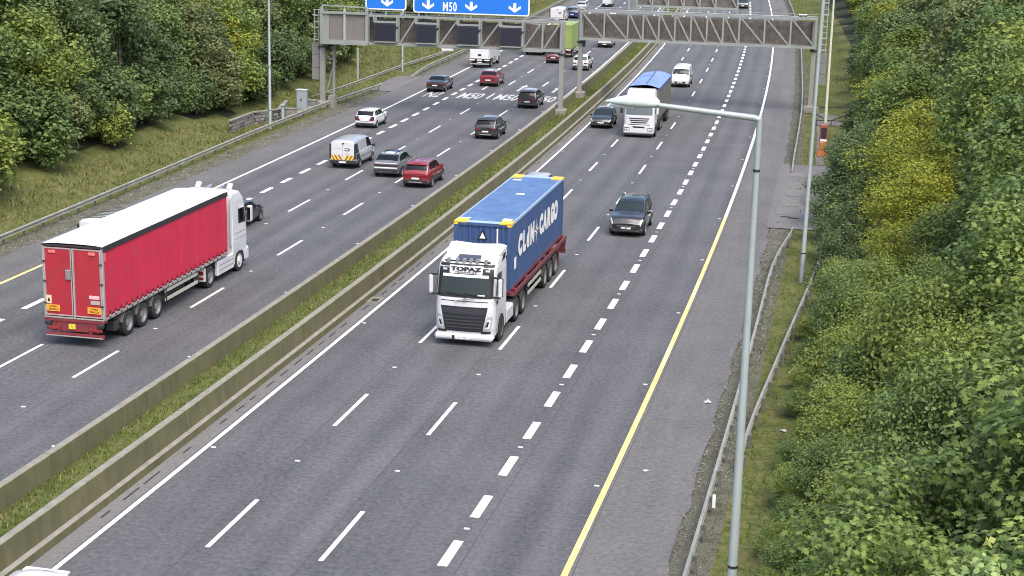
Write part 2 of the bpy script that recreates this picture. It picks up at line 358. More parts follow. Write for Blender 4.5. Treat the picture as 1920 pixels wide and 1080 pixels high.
# painted markings: parts of the road they lie on
def mark(name, road, me_cache, u, s, L, w, m, z=.008):
    key = (L, w, m.name)
    if key not in me_cache:
        b = MB(); G = [[(x, y, 0) for y in (-w / 2, w / 2)] for x in np.linspace(0, L, 3)]; b.grid(G); me_cache[key] = b.mesh(name, m)
    o = D.objects.new(name, me_cache[key]); COL.objects.link(o); o.parent = road; o.matrix_local = FR(s, u, z); return o
MC = {}
for nm, road, ph in (('L2', road_l, 57.33), ('L3', road_l, 57.35), ('R1', road_r, 42.52), ('R2', road_r, 42.48)):
    for k in range(-2, 25): mark("lane_dash", road, MC, UL[nm], ph + 12 * k, 4.1, .155, WHITE_LINE)
for k in range(-6, 68): mark("wide_lane_dash", road_r, MC, UL['R3'], 43.10 + 4 * k, 2.0, .31, WHITE_LINE)
for k in range(-12, 62): mark("wide_lane_dash", road_l, MC, UL['L1'], 57.0 + 4.0 * (k + .45), 2.0, .31, WHITE_LINE)
# solid edge lines, in runs with a hair joint
for nm, road, m, w in (('R0', road_r, WHITE_LINE, .17), ('L4', road_l, WHITE_LINE, .17)):
    for a in range(22, 520, 26): 
        o = link("edge_line", strip_mesh("edge_line", [(UL[nm] - w / 2, .008), (UL[nm] + w / 2, .008)], a, a + 25.96, m, ds=4), road)
for nm, road in (('R4', road_r), ('L0', road_l)):
    for k, a in enumerate(np.arange(27.5, 520, 12.1)):
        m = YELLOW_LINE if a < (92 if nm == 'R4' else 89) else WHITE_LINE  # far runs of the yellow line take white: sunlit paleness put into colour
        link("edge_line", strip_mesh("edge_line", [(UL[nm] - .1, .008), (UL[nm] + .1, .008)], a, a + 12.06, m, ds=4), road)
# long paving joints and old cross joints
SEAM = mat("paving_seam", (.045, .045, .047), .9, var=.3)
SEAM_P = mat("pale_seam", (.16, .16, .16), .9, var=.3)
for road, us in ((road_r, (UL['R1'] - .42, UL['R2'] - .45, UL['R3'] + .5, UL['R4'] + .22)), (road_l, (UL['L1'] + .4, UL['L2'] + .42, UL['L3'] + .4))):
    for u in us: link("paving_joint", strip_mesh("paving_joint", [(lambda s, u=u: u - .011 + .02 * math.sin(s * .35), .006), (lambda s, u=u: u + .011 + .02 * math.sin(s * .35), .006)], 24, 330, SEAM, ds=2), road)
for s, a, c in ((168, -15.3, -8.4), (101.5, -8.0, -5.6), (100.6, -8.0, -5.6), (99.4, -8.0, -5.8)):
    b = MB(); b.grid([[RP(s + d + .05 * math.sin(u * 3), u, .010) for d in (-.06, .06)] for u in np.linspace(a, c, 12)]); wj = b.obj("cross_joint", SEAM_P, road_r)
# road studs
b = MB(); b.bevbox(-.06, .06, -.09, .09, 0, .022, .02); stud_me = b.mesh("road_stud", mat("stud_resin", (.62, .62, .6), .4, var=.1))
def stud(road, s, u): o = D.objects.new("road_stud", stud_me); COL.objects.link(o); o.parent = road; o.matrix_local = FR(s, u, .006)
for k in range(-1, 22):
    stud(road_r, 42.5 + 8 + 12 * k, UL['R1']); stud(road_r, 42.5 + 8 + 12 * k, UL['R2']); stud(road_r, 51.0 + 12.1 * k, UL['R4'] - .33)
    stud(road_l, 57.3 + 8 + 12 * k, UL['L2']); stud(road_l, 57.3 + 8 + 12 * k, UL['L3']); stud(road_l, 61.5 + 12 * k, UL['L4'] - .22)
for k in range(0, 26): stud(road_r, 46.1 + 8 * k, UL['R3']); stud(road_l, 60.8 + 8 * k, UL['L1'])
for k in range(0, 16): stud(road_r, 51.0 + 18 * k, UL['R0'] + .26)
# slots of the drain beside the median wall
b = MB(); b.box(0, 1.0, -.035, .035, 0, .004); slot_me = b.mesh("drain_slot", DRAIN)
for k in range(115):
    if random.random() < .12: continue
    o = D.objects.new("drain_slot", slot_me); COL.objects.link(o); o.parent = road_r; o.matrix_local = FR(34 + 1.62 * k + random.uniform(-.12, .12), -23.33, .008) @ Matrix.Scale(random.uniform(.55, 1.25), 4, (1, 0, 0))
b = MB(); b.bevbox(-.5, .5, -.32, .32, 0, .012, .03); gu = b.obj("gully_frame", CONC_TOP, road_r); gu.matrix_local = FR(73.3, -23.3, .008)
b = MB(); b.box(-.3, .3, -.17, .17, .012, .018); gg = b.obj("grate", DRAIN, gu)

# painted words and arrows on the far lanes
def text_mesh(s, size, bold=0.0, extr=0.0, align='CENTER', sx=1.0, name="lettering", space=1.0):
    c = D.curves.new(name, 'FONT'); c.body = s; c.size = size; c.align_x = align; c.align_y = 'CENTER'; c.offset = bold; c.extrude = extr; c.resolution_u = 3; c.space_character = space
    o = D.objects.new(name, c); COL.objects.link(o)
    me = D.meshes.new_from_object(o); D.objects.remove(o); D.curves.remove(c)
    if sx != 1.0: me.transform(Matrix.Scale(sx, 4, (1, 0, 0)))
    me.name = name; return me
WORN_LINE = mat("worn_marking", (.5, .5, .49), .7, var=.2, vscale=3, dirt=(.16, .16, .165, .9), dscale=5)
def road_word(txt, s, u, h, w):
    me = text_mesh(txt, 1.0, .02); 
    co = np.array([v.co for v in me.vertices]); co -= (co.max(0) + co.min(0)) / 2; ex = co.max(0) - co.min(0)
    W_ = RP(s + co[:, 1] / ex[1] * h, u + co[:, 0] / ex[0] * w, .008)
    me.vertices.foreach_set('co', W_.ravel()); me.update(); me.materials.append(WORN_LINE); return link("road_lettering", me, road_l)
for t, u in (("N2", -40.5), ("M50", -36.75), ("M50", -33.1), ("M50", -29.5)): road_word(t, 154.9, u, 4.6, 1.5 if t == "N2" else 2.3)
def road_arrow(s, u):
    pts = [(-.14, 0), (.14, 0), (.14, 3.6), (.45, 3.4), (.1, 5.6), (-.4, 3.4), (-.14, 3.6)]
    b = MB(); b.poly([RP(s + y, u + x, .008) for x, y in pts]); b.obj("road_arrow", WORN_LINE, road_l)
for u in (-36.75, -33.1, -29.5): road_arrow(160.3, u)

# ------------------------------------------------------------------ median walls
def wall(ub, ut, face, label, joints):
    """ub: foot of the visible face; ut: far side"""
    r = base("concrete_barrier", label, "barrier", 40, (ub + ut) / 2)
    prof = [(ub, 0.0), (ub - .02, .29), (ub - .16, .36), (ub - .23, 1.10), (ub - .26, 1.12), (ub - .50, 1.12), (ub - .53, 1.10), (ub - .60, .36), (ub - .74, .29), (ub - .76, 0.0)]
    prof = [(u, z - .02) for u, z in prof]
    for a, c in zip(joints[:-1], joints[1:]):
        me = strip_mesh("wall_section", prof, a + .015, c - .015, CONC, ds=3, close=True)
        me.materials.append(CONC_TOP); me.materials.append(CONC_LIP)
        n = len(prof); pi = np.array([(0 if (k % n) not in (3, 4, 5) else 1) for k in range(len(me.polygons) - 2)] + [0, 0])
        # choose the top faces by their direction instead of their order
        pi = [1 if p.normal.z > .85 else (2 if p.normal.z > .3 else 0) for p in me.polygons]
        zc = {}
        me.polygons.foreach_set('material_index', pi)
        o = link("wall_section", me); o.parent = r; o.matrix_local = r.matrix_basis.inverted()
    return r
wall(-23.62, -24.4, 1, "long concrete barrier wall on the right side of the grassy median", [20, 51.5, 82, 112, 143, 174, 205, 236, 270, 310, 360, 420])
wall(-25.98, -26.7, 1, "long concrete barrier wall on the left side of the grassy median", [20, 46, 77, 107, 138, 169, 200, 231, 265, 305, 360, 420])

# ------------------------------------------------------------------ guard rails
rail_prof = [(0.0, .16), (.085, .13), (.085, .06), (0, .025), (0, -.025), (.085, -.06), (.085, -.13), (0, -.16)]
def post_mesh(h=.62):
    b = MB(); b.box(-.07, .07, -.04, .04, -.15, h); b.box(-.05, .05, .03, .12, h - .22, h - .06); return b.mesh("post", POST)
POST_ME = post_mesh()
def guard_rail(path, side, label, spacing=2.4, tops=None, group=None, marker=None):
    """path [(s,u,ztop)]; side=+1: rail beam on the right (+u) of the posts, -1: left"""
    A = np.array(path); s0, s1 = A[0, 0], A[-1, 0]
    r = base("guard_rail", label, "guard rail", s0, A[0, 1], 0, group)
    n = max(8, int((s1 - s0) / 1.5)); ss = np.linspace(s0, s1, n)
    def sm(c): 
        v = np.interp(ss, A[:, 0], A[:, c]); k = np.ones(5) / 5; w = np.convolve(np.pad(v, 2, mode='edge'), k, 'valid'); return w
    uu, zt = sm(1), sm(2)
    V = []; t = .012
    pr = [(y, z) for y, z in rail_prof] + [(y - t, z) for y, z in rail_prof[::-1]]
    for (y, z) in pr: V.append(RP(ss, uu + side * y, zt - .16 + z))
    V = np.stack(V, 1); k = len(pr); vs = V.reshape(-1, 3); F = []
    for i in range(n - 1):
        for j in range(k): j2 = (j + 1) % k; F.append((i * k + j, i * k + j2, i * k + k + j2, i * k + k + j))
    F += [tuple(range(k)), tuple(range((n - 1) * k, n * k))]
    b = MB(); b.add(vs.tolist(), F); wchild("rail_beam", b, GALV_RAIL, r)
    inv = r.matrix_basis.inverted()
    for s in np.arange(s0 + .6, s1 - .2, spacing):
        u = np.interp(s, ss, uu); z = np.interp(s, ss, zt)
        if z < .4: continue
        o = D.objects.new("post", POST_ME); COL.objects.link(o); o.parent = r
        o.matrix_local = inv @ (FR(s, u - side * .13, z - .65, upright=True) @ Matrix.Rotation(math.pi if side > 0 else 0, 4, 'Z'))
    if marker:
        for s in marker:
            u = np.interp(s, ss, uu); b = MB(); b.box(-.03, .03, -.05, .05, .35, .8); o = b.obj("reflector", SIGN_WHITE, r); o.matrix_local = inv @ FR(s, u + .2, 0)
    return r
guard_rail([(24, -4.6, .65), (84, -4.58, .65), (88, -4.4, .65), (91, -4.15, .63), (95.5, -3.75, .6)], -1, "right roadside guard rail, nearest the yellow line, curving away at its far end", 2.5, marker=[49.2])
guard_rail([(53.6, -3.95, .35), (55, -3.93, .6), (57, -3.88, .65), (63, -3.54, .65), (71, -3.08, .65), (81, -2.44, .65), (90, -1.9, .65)], -1, "second guard rail set back on the grass, running under the bushes", 2.2)
guard_rail([(118.5, -4.6, .1), (123.2, -4.6, .65), (150, -4.45, .65), (166, -4.47, .65), (187, -4.58, .65), (214, -4.53, .65), (330, -4.5, .65)], -1, "guard rail beyond the lay-by on the right, passing the gantry leg", 3.2)
guard_rail([(50, -46.4, .65), (78, -46.55, .65), (96, -47.0, .65), (122, -47.6, .65), (140, -47.45, .65), (151, -46.8, .65), (156.6, -46.35, .65)], 1, "left roadside guard rail along the grass bank behind the red lorry", 2.4)
guard_rail([(144, -49.9, .65), (154, -49.42, .65), (176, -48.84, .65), (198, -47.2, .65), (206, -46.7, .65)], 1, "guard rail starting behind the left gantry leg, higher on the grass", 3.2)
guard_rail([(167.5, -46.1, .08), (173, -46.08, .65), (198, -45.9, .65), (236, -46.3, .65), (262, -46.1, .65), (330, -45.8, .65)], 1, "far left guard rail with its end sloping to the ground", 3.2)

# ------------------------------------------------------------------ street lamps
def street_lamp(s, u, H, arm, r0, r1, label, side=-1, group="street lamps along the motorway", band=None, mat_=LAMP, z0=None, arm_rise=.25, lean=0.0):
    z0 = float(bank(np.array(s), np.array(u))) if z0 is None else z0
    r = thing("street_lamp", label, "street lamp", FR(s, u, z0, upright=True) @ Matrix.Rotation(math.radians(lean), 4, "X"), group)
    b = MB(); b.tube([(0, 0, -.2), (0, 0, 1.6), (0, 0, 1.62), (0, 0, H)], [r0 * 1.08, r0 * 1.06, r0, r1], 12); b.obj("pole", mat_, r, 40)
    for z in ((1.6, .72 * H) if band is None else band):
        b = MB(); rr = r0 + (r1 - r0) * max(0, (z - 1.6)) / (H - 1.6) + .012; b.tube([(0, 0, z - .03), (0, 0, z + .03)], [rr, rr], 12); b.obj("joint_band", PLASTIC, r)
    y = -side
    b = MB(); pts = [(0, 0, H - .04), (0, y * .12, H), (0, y * (arm - 1.05), H + arm_rise)]; b.tube(pts, [r1 * 1.1, r1 * 1.15, r1 * .9], 10); b.obj("arm", mat_, r, 40)
    b = MB(); x0 = y * (arm - 1.22); x1 = y * (arm + .10); zz = H + arm_rise + .02
    prof = [(0, .08, .08), (.07, .16, .17), (.25, .21, .22), (.55, .21, .20), (.8, .14, .12), (1, .03, .03)]
    G = []
    for t, w, h in prof:
        yy = x0 + (x1 - x0) * t
        G.append([(w * math.cos(a), yy, zz + (h * math.sin(a) if math.sin(a) > 0 else h * .55 * math.sin(a))) for a in np.linspace(0, 2 * math.pi, 17)])
    b.grid(G); b.poly(G[0][:-1]); b.poly(G[-1][:-1]); lu = b.obj("lantern", LANTERN if mat_ is LAMP else mat_, r, 40)
    b = MB(); b.tube([(0, x0 + (x1 - x0) * .45, zz - .075), (0, x0 + (x1 - x0) * .9, zz - .06)], [.1, .05], 10); b.obj("lens", LAMPGLASS, lu)
    return r
street_lamp(38.2, -2.93, 14.55, 3.62, .132, .07, "near street lamp, its pale lantern reaching over the lorries", band=(3.15, 13.3), arm_rise=.20)
street_lamp(83.5, -2.97, 16.5, 2.5, .12, .07, "tall street lamp among the dark bushes, right of the concrete lay-by", band=(1.6,), lean=.55)
street_lamp(144.7, -2.31, 15, 2.5, .125, .075, "cream street lamp right of the gantry leg, beside the orange post", band=(.25,), mat_=mat("cream_paint", (.50, .50, .38), .5, var=.12, dirt=(.3, .3, .2, .5)))
street_lamp(228, -1.6, 14, 2.5, .11, .07, "farthest right street lamp, beyond the gantry")
street_lamp(126.7, -47.95, 14, 2.5, .125, .075, "left street lamp on the grass bank before the grey cabinet", side=1, band=(1.6, 5.2))
street_lamp(172.6, -48.2, 14, 2.5, .11, .07, "left street lamp seen below the row of dark signal panels", side=1)
b = MB(); b.box(-.09, .09, -.09, .09, -.2, 3.3); b.box(-.13, .13, -.03, .03, 3.1, 3.3)
tag(b.obj("marker_post", GALV, None), "short grey post on the left bank behind the guard rail", "post").matrix_world = FR(159.6, -49.7, .45, upright=True)

# ------------------------------------------------------------------ gantries
STEEL = mat("gantry_steel", (.27, .29, .275), .6, .2, var=.14, vscale=1.2, dirt=(.22, .23, .2, .5), dscale=1.0)
STEEL_D = mat("gantry_leg_steel", (.27, .27, .255), .65, .2, var=.16, vscale=1.0, dirt=(.15, .14, .12, .5), dscale=1.0)
GPANEL = mat("climb_guard", (.20, .20, .195), .7, .2, var=.15)
def gantry_local(s, label):
    """local y = -u (left positive), x along the road away from the camera; origin at u=0 on the road"""
    return thing("gantry", label, "gantry", FR(s, 0, 0, upright=True))
def truss(r, ua, ub, zb, zt, verts, diags, dirn, infill_skip=()):
    dx = .62
    for x in (-dx, dx):
        for z in (zb, zt):
            b = MB(); b.bar((x, -ua, z), (x, -ub, z), .20, .26 if z == zb else .2); b.obj("chord", STEEL, r)
    for u in verts:
        for x in (-dx, dx): b = MB(); b.bar((x - .02 * (1 if x < 0 else -1), -u, zb + .13), (x - .02 * (1 if x < 0 else -1), -u, zt - .1), .15, .15, up=Vector((1, 0, 0))); b.obj("vertical_strut", STEEL, r)
        b = MB(); b.bar((-dx + .1, -u, zb + .02), (dx - .1, -u, zb + .02), .1); b.obj("cross_strut", STEEL, r)
    for (u0, u1) in diags:
        z0, z1 = (zb + .16, zt - .12)
        a, c = ((u0, z1), (u1, z0)) if dirn < 0 else ((u0, z0), (u1, z1))
        for x in (-dx, dx): b = MB(); b.bar((x, -a[0], a[1]), (x, -c[0], c[1]), .13, .13, up=Vector((1, 0, 0))); b.obj("diagonal_brace", STEEL, r)
    us = list(verts)
    for u0, u1 in zip(us[:-1], us[1:]):
        b = MB(); n = max(2, int((u1 - u0) / .22)); G = []
        for k in range(n * 2 + 1):
            uu = u0 + .04 + (u1 - u0 - .08) * k / (2 * n); G.append([(.3 + (.03 if k % 2 else 0), -uu, zb + .18), (.3 + (.03 if k % 2 else 0), -uu, zt - .3)])
        b.grid(G); b.obj("infill_panel", INFILL, r)
    b = MB(); b.box(-.5, .5, -ub + .05, -ua - .05, zb + .14, zb + .18); b.obj("walkway", INFILL, r)
    for k, (a, c) in enumerate(((ua, (ua + ub) / 2), ((ua + ub) / 2, ub))):
        b = MB(); b.bar((-.62, -a, zt + .42), (-.62, -c, zt + .42), .05)
        for u in np.arange(a + .4, c, 1.9): b.bar((-.62, -u, zt + .1), (-.62, -u, zt + .42), .05)
        b.obj("hand_rail", STEEL, r)
    b = MB(); b.tube([(-.3, -ua, zt + .16), (-.3, -ub, zt + .16)], .035, 6); b.obj("cable_duct", CHROME, r)
def leg(r, u, H, w=.46, plinth=.55, collar=5.55, zb=0.0):
    b = MB(); b.bevbox(-w * .55, w * .55, -u - w / 2, -u + w / 2, plinth - .04, H, .05); l = b.obj("leg", STEEL_D, r)
    b = MB(); b.box(-w * .55 - .07, w * .55 + .07, -u - w / 2 - .12, -u + w / 2 + .12, collar - .07, collar + .07); b.obj("collar", PLASTIC, l)
    b = MB(); b.bevbox(-.75, .75, -u - .55, -u + .55, zb - .3, plinth, .06); b.obj("plinth", mat("plinth_concrete", (.24, .225, .19), .9, var=.25, dirt=(.12, .11, .08, .6)), l)
    b = MB(); b.box(-w * .55 - .1, w * .55 + .1, -u - w / 2 - .1, -u + w / 2 + .1, plinth, plinth + .04); b.obj("base_plate", STEEL, l)
    for x in (-.3, .3):
        for y in (-.28, .28): b = MB(); b.tube([(x, -u + y, plinth + .04), (x, -u + y, plinth + .16)], .03, 6); b.obj("bolt", STEEL, l)
    return l
def ladder(r, u, z0, z1, zg, x=.25):
    b = MB()
    for y in (-.22, .22): b.bar((x, -u + y, zg), (x, -u + y, z1), .06)
    for z in np.arange(zg + .2, z1, .55): b.bar((x, -u - .3, z), (x, -u + .3, z), .05)
    for z in np.arange(zg + .3, z1, 1.1):
        b.bar((x, -u - .3, z), (x - .55, -u - .25, z), .05); b.bar((x, -u + .3, z), (x - .55, -u + .25, z), .05); b.bar((x - .55, -u - .27, z), (x - .55, -u + .27, z), .05)
    b.obj("ladder", GALV, r)
    nz = 3
    for k in range(nz):
        a = z0 + (zg - z0) * k / nz; c = z0 + (zg - z0) * (k + 1) / nz - .04
        b = MB(); b.box(x - .3, x + .05, -u - .36, -u + .36, a, c); b.obj("climb_guard_panel", GPANEL, r)
uxL = lambda x: -48.1 + (x - 605) * .04944
gL = gantry_local(142.0, "grey lattice gantry over the left carriageway carrying dark signal panels and blue signs")
vl = [uxL(x) for x in (606, 652, 697, 711, 754, 788, 829, 866, 908, 945, 986, 1021, 1055)]
dl = [(uxL(757), uxL(786)), (uxL(832), uxL(864)), (uxL(910), uxL(943)), (uxL(988), uxL(1018)), (uxL(1024), uxL(1052))]
truss(gL, -48.1, -25.85, 6.05, 8.55, vl, dl, +1)
leg(gL, -48.1, 8.75); leg(gL, -25.85, 8.65, collar=5.7, plinth=.8)
ladder(gL, -48.75, 2.5, 8.9, 5.9)
b = MB(); b.box(.5, .7, 47.1, 47.3, .3, 6); b.bar((.6, 47.9, 1.2), (.6, 47.25, 3.9), .1); b.bar((.6, 47.9, 4.4), (.6, 47.2, 4.4), .1); b.bar((.6, 47.9, 1.3), (.6, 47.2, 1.3), .1); b.obj("cable_riser", STEEL, gL)
b = MB(); b.box(-.3, .5, 46.9, 47.5, 0, 1.1); b.obj("duct_box", CONC_TOP, gL)
uxR = lambda x: -26.0 + (x - 1090) * .05055
gR = gantry_local(154.5, "grey lattice gantry over the right carriageway seen from behind")
vx = (1092, 1137, 1182, 1211, 1241, 1271, 1301, 1331, 1361, 1391, 1438, 1486, 1532)
vr = [uxR(x) for x in vx]
truss(gR, -26.0, -3.55, 6.1, 8.75, vr, [(a + .12, c - .12) for a, c in zip(vr[:-1], vr[1:])], -1)
leg(gR, -25.95, 9.0, collar=5.75, plinth=.95); leg(gR, -3.75, 8.9, collar=5.75)
ladder(gR, -2.85, 2.6, 13, 5.6)
b = MB(); b.box(-.35, .2, 23.3 + 2.2, 23.35 + 2.3, 5.3, 5.9); b.obj("junction_box", PLASTIC, gR)
for k in range(4):
    b = MB(); b.box(-1.4 + k * .5, -.95 + k * .5, 2.9, 4.4, 0, .55 - .13 * k); b.obj("step", CONC_TOP, gR)

# frame of the message sign seen from behind, on top of the right gantry
r = thing("sign_frame", "back of a large sign framed in grey struts above the right gantry", "sign", FR(155.4, 0, 0, upright=True))
fx = [-20.75 + 1.513 * k for k in range(7)]; fx[-1] = -11.1
b = MB(); b.bar((0, -fx[0], 9.32), (0, -fx[-1], 9.32), .2); b.obj("bottom_rail", STEEL, r)
b = MB(); b.bar((0, -fx[0], 12.9), (0, -fx[-1], 12.9), .2); b.obj("top_rail", STEEL, r)
for u in fx: b = MB(); b.bar((-.05, -u, 8.7), (-.05, -u, 12.9), .14, up=Vector((1, 0, 0))); b.obj("vertical_strut", STEEL, r)
for u0, u1 in zip(fx[:-1], fx[1:]):
    b = MB(); b.bar((0, -u0 - .1, 12.75), (0, -u1 + .1, 9.45), .11, up=Vector((1, 0, 0))); b.obj("diagonal_brace", STEEL, r)
    b = MB(); b.box(.25, .3, -u1 + .03, -u0 - .03, 9.42, 12.8); b.obj("infill_panel", INFILL, r)
for u in (-20.9, -21.5): b = MB(); b.bar((.1, -u, 8.6), (.1, -u, 12.9), .16, up=Vector((1, 0, 0))); b.obj("end_post", STEEL, r)
b = MB(); b.box(-.2, .2, 16.0 - .5, 16.0 + .6, 9.05, 9.17); b.obj("lamp_unit", CHROME, r)

# box frame of the unlit message sign at the left end of the left gantry
r = thing("message_sign", "large grey framed message sign with two brown panels at the left gantry end", "sign", FR(141.1, 0, 0, upright=True))
a, m_, c = uxL(609), uxL(653), uxL(695)
b = MB()
for z, w in ((8.72, .22), (6.08, .42)): b.bar((0, -a, z), (0, -c, z), .3, w)
for u in (a, c): b.bar((0, -u, 5.9), (0, -u, 9.2), .26, .2, up=Vector((1, 0, 0)))
b.obj("frame", STEEL, r)
b = MB(); b.bar((-.02, -m_, 6.3), (-.02, -m_, 9.1), .2, up=Vector((1, 0, 0))); b.obj("mullion", GALV, r)
b = MB(); b.bar((0, -a, 9.35), (0, -c, 9.25), .13); 
for u in (a + .1, m_, c - .1): b.bar((0, -u, 8.8), (0, -u, 9.35), .12)
b.obj("top_rail", STEEL, r)
for u0, u1 in ((a + .75, m_ - .1), (m_ + .1, c - .1)): b = MB(); b.box(.05, .12, -u1, -u0, 6.3, 8.6); b.obj("display_panel", mat("display_brown", (.165, .155, .142), .7, var=.12, vscale=3), r)
b = MB(); b.box(-.02, .05, -a - .72, -a - .1, 6.3, 8.6); b.obj("side_panel", STEEL_D, r)
# four dark signal panels
for k, (x0, x1) in enumerate(((710, 751), (788, 827), (866, 905), (944, 984))):
    lab = ["leftmost of the four dark signal panels, next to the framed message sign", "second dark signal panel from the left on the gantry", "third dark signal panel from the left on the gantry", "rightmost dark signal panel on the left gantry, above the white box lorry"][k]
    r = thing("lane_signal", lab, "lane signal", FR(141.05, 0, 0, upright=True), "dark lane signals on the left gantry")
    u0, u1 = uxL(x0), uxL(x1)
    b = MB(); b.bevbox(-.15, .2, -u1, -u0, 6.35, 7.95, .03); b.obj("housing", SCREEN, r)
    b = MB(); b.box(-.17, -.152, -u1 + .1, -u0 - .1, 6.45, 7.85); b.obj("screen", mat("matrix_screen", (.018, .019, .032), .35), r)
    b = MB(); b.bar((-.1, -u0 + .05, 8.06), (-.1, -u1 - .05, 8.06), .16); b.bar((-.1, -u0 + .04, 8.06), (-.1, -u0 + .04, 8.6), .12, up=Vector((1, 0, 0))); b.bar((-.1, -u1 - .08, 6.3), (-.1, -u1 - .08, 8.5), .14, up=Vector((1, 0, 0))); b.obj("bracket", STEEL, r)
    b = MB(); b.box(-.3, .1, -u1 - .16, -u1 + .02, 7.55, 7.7); b.obj("lantern", PLASTIC, r)
    b = MB(); b.bar((-.1, -u0, 6.27), (-.1, -u1, 6.27), .1); b.obj("bottom_rail", STEEL, r)
# blue direction signs
def blue_sign(u0, u1, zb, zt, arrows, words, label):
    r = thing("motorway_sign", label, "road sign", FR(141.3, 0, 0, upright=True))
    def rr(y0, y1, z0, z1, q, x):
        pts = []
        for cy, cz, a0 in ((y1 - q, z1 - q, 0), (y0 + q, z1 - q, 90), (y0 + q, z0 + q, 180), (y1 - q, z0 + q, 270)):
            for t in range(0, 91, 18): a = math.radians(a0 + t); pts.append((x, cy + q * math.cos(a), cz + q * math.sin(a)))
        return pts
    y0, y1 = -u1, -u0
    def plate(pts, t): n = len(pts); b = MB(); b.add(pts + [(p[0] + t, p[1], p[2]) for p in pts], [tuple(range(n)), tuple(range(2 * n - 1, n - 1, -1))] + [(i, (i + 1) % n, n + (i + 1) % n, n + i) for i in range(n)]); return b
    plate(rr(y0, y1, zb, zt, .25, 0), .06).obj("board", SIGN_WHITE, r)
    plate(rr(y0 + .11, y1 - .11, zb + .11, zt - .11, .2, -.012), .008).obj("blue_face", SIGN_BLUE, r)
    for u in arrows:
        pts = [(-.13, .95), (.13, .95), (.13, .46), (.52, .74), (.56, .5), (0, .12), (-.56, .5), (-.52, .74), (-.13, .46)]
        b = MB(); y = -u; b.add([(-.02, y + px, zb + .17 + pz) for px, pz in pts], [(0, 1, 2, 8), (2, 3, 4, 5), (8, 5, 6, 7), (2, 5, 8)]); b.obj("down_arrow", SIGN_WHITE, r)
    for t, u, z, h in words:
        me = text_mesh(t, h, .02, sx=.62, space=1.12); me.materials.append(SIGN_WHITE); o = child("lettering", me, r, Matrix(((0, 0, -1, -.02), (-1, 0, 0, -u), (0, 1, 0, z), (0, 0, 0, 1))))
    for u in np.linspace(u0 + .5, u1 - .5, 3): b = MB(); b.bar((.16, -u, 8.5), (.16, -u, zt - .2), .14, up=Vector((1, 0, 0))); b.obj("support", STEEL, r)
blue_sign(uxL(691), uxL(768), 9.12, 12.6, [uxL(732)], [], "left blue motorway sign with a single white down arrow")
blue_sign(uxL(781), uxL(996), 8.98, 12.6, [uxL(809), uxL(889), uxL(969)], [("M50", uxL(849), 9.55, 1.12)], "wide blue motorway sign reading M 50 between white down arrows")
b = MB(); b.box(-.3, .3, -.55, .55, -.11, .11)
o = tag(b.obj("gantry_lamp", mat("pale_plastic", (.6, .6, .58), .5)), "small pale box lamp hung below the left gantry truss", "lamp"); o.matrix_world = FR(141.6, uxL(846), 5.78, upright=True)
for s_, u_, lab in ((154.2, uxR(1507), "short pale lamp on top of the right gantry near its right end"),):
    b = MB(); b.bevbox(-.2, .2, -.4, .4, 0, .14, .03); o = tag(b.obj("gantry_lamp", CHROME), lab, "lamp"); o.matrix_world = FR(s_, u_, 9.0, upright=True)

# ------------------------------------------------------------------ roadside cabinets and walls
r = base("electrical_cabinet", "tall grey steel cabinet on a concrete base by the left gantry leg", "cabinet", 138.8, -49.08)
M = FR(138.8, -49.08, 0, upright=True); r.matrix_world = M
CAB = mat("cabinet_grey", (.30, .34, .37), .5, .1, var=.06)
b = MB(); b.bevbox(-.28, .28, -.45, .45, .12, 1.85, .03); b.obj("body", CAB, r)
b = MB(); b.box(-.34, .34, -.5, .5, 1.85, 1.93); b.obj("roof", mat("cabinet_roof", (.5, .53, .54), .5), r)
for y0, y1 in ((-.4, -.01), (.01, .4)): b = MB(); b.box(-.3, -.28, y0, y1, .2, 1.78); d = b.obj("door", CAB, r); b = MB(); b.box(-.33, -.30, (y0 if y0 > -.1 else y1 - .06), (y0 + .06 if y0 > -.1 else y1), .95, 1.1); b.obj("handle", PLASTIC, d)
b = MB(); b.box(-.4, .4, -.6, .6, -.3, .12); b.obj("base", CONC_TOP, r)
for k, (s, u, dx, dy, dz, lab) in enumerate(((135.6, -49.2, .35, .5, .55, "low concrete chamber left of the grey cabinet"), (140.4, -48.6, .3, .4, .75, "small dark box between the grey cabinet and the gantry leg"))):
    r = thing("service_box", lab, "service box", FR(s, u, 0, upright=True)); b = MB(); b.bevbox(-dx, dx, -dy, dy, -.1, dz, .03); b.obj("body", CONC_TOP if k == 0 else GPANEL, r); b = MB(); b.box(-dx - .04, dx + .04, -dy - .04, dy + .04, dz, dz + .06); b.obj("lid", CONC_TOP, r)
b = MB(); b.tube([(0, 0, -.2), (0, 0, 1.35)], .13, 10); b.box(-.2, .2, -.2, .2, 1.35, 1.42); o = tag(b.obj("bollard_post", mat("post_blue_grey", (.30, .37, .40), .6)), "squat blue grey post in front of the low stone wall", "post"); o.matrix_world = FR(131.6, -48.5, 0, upright=True)
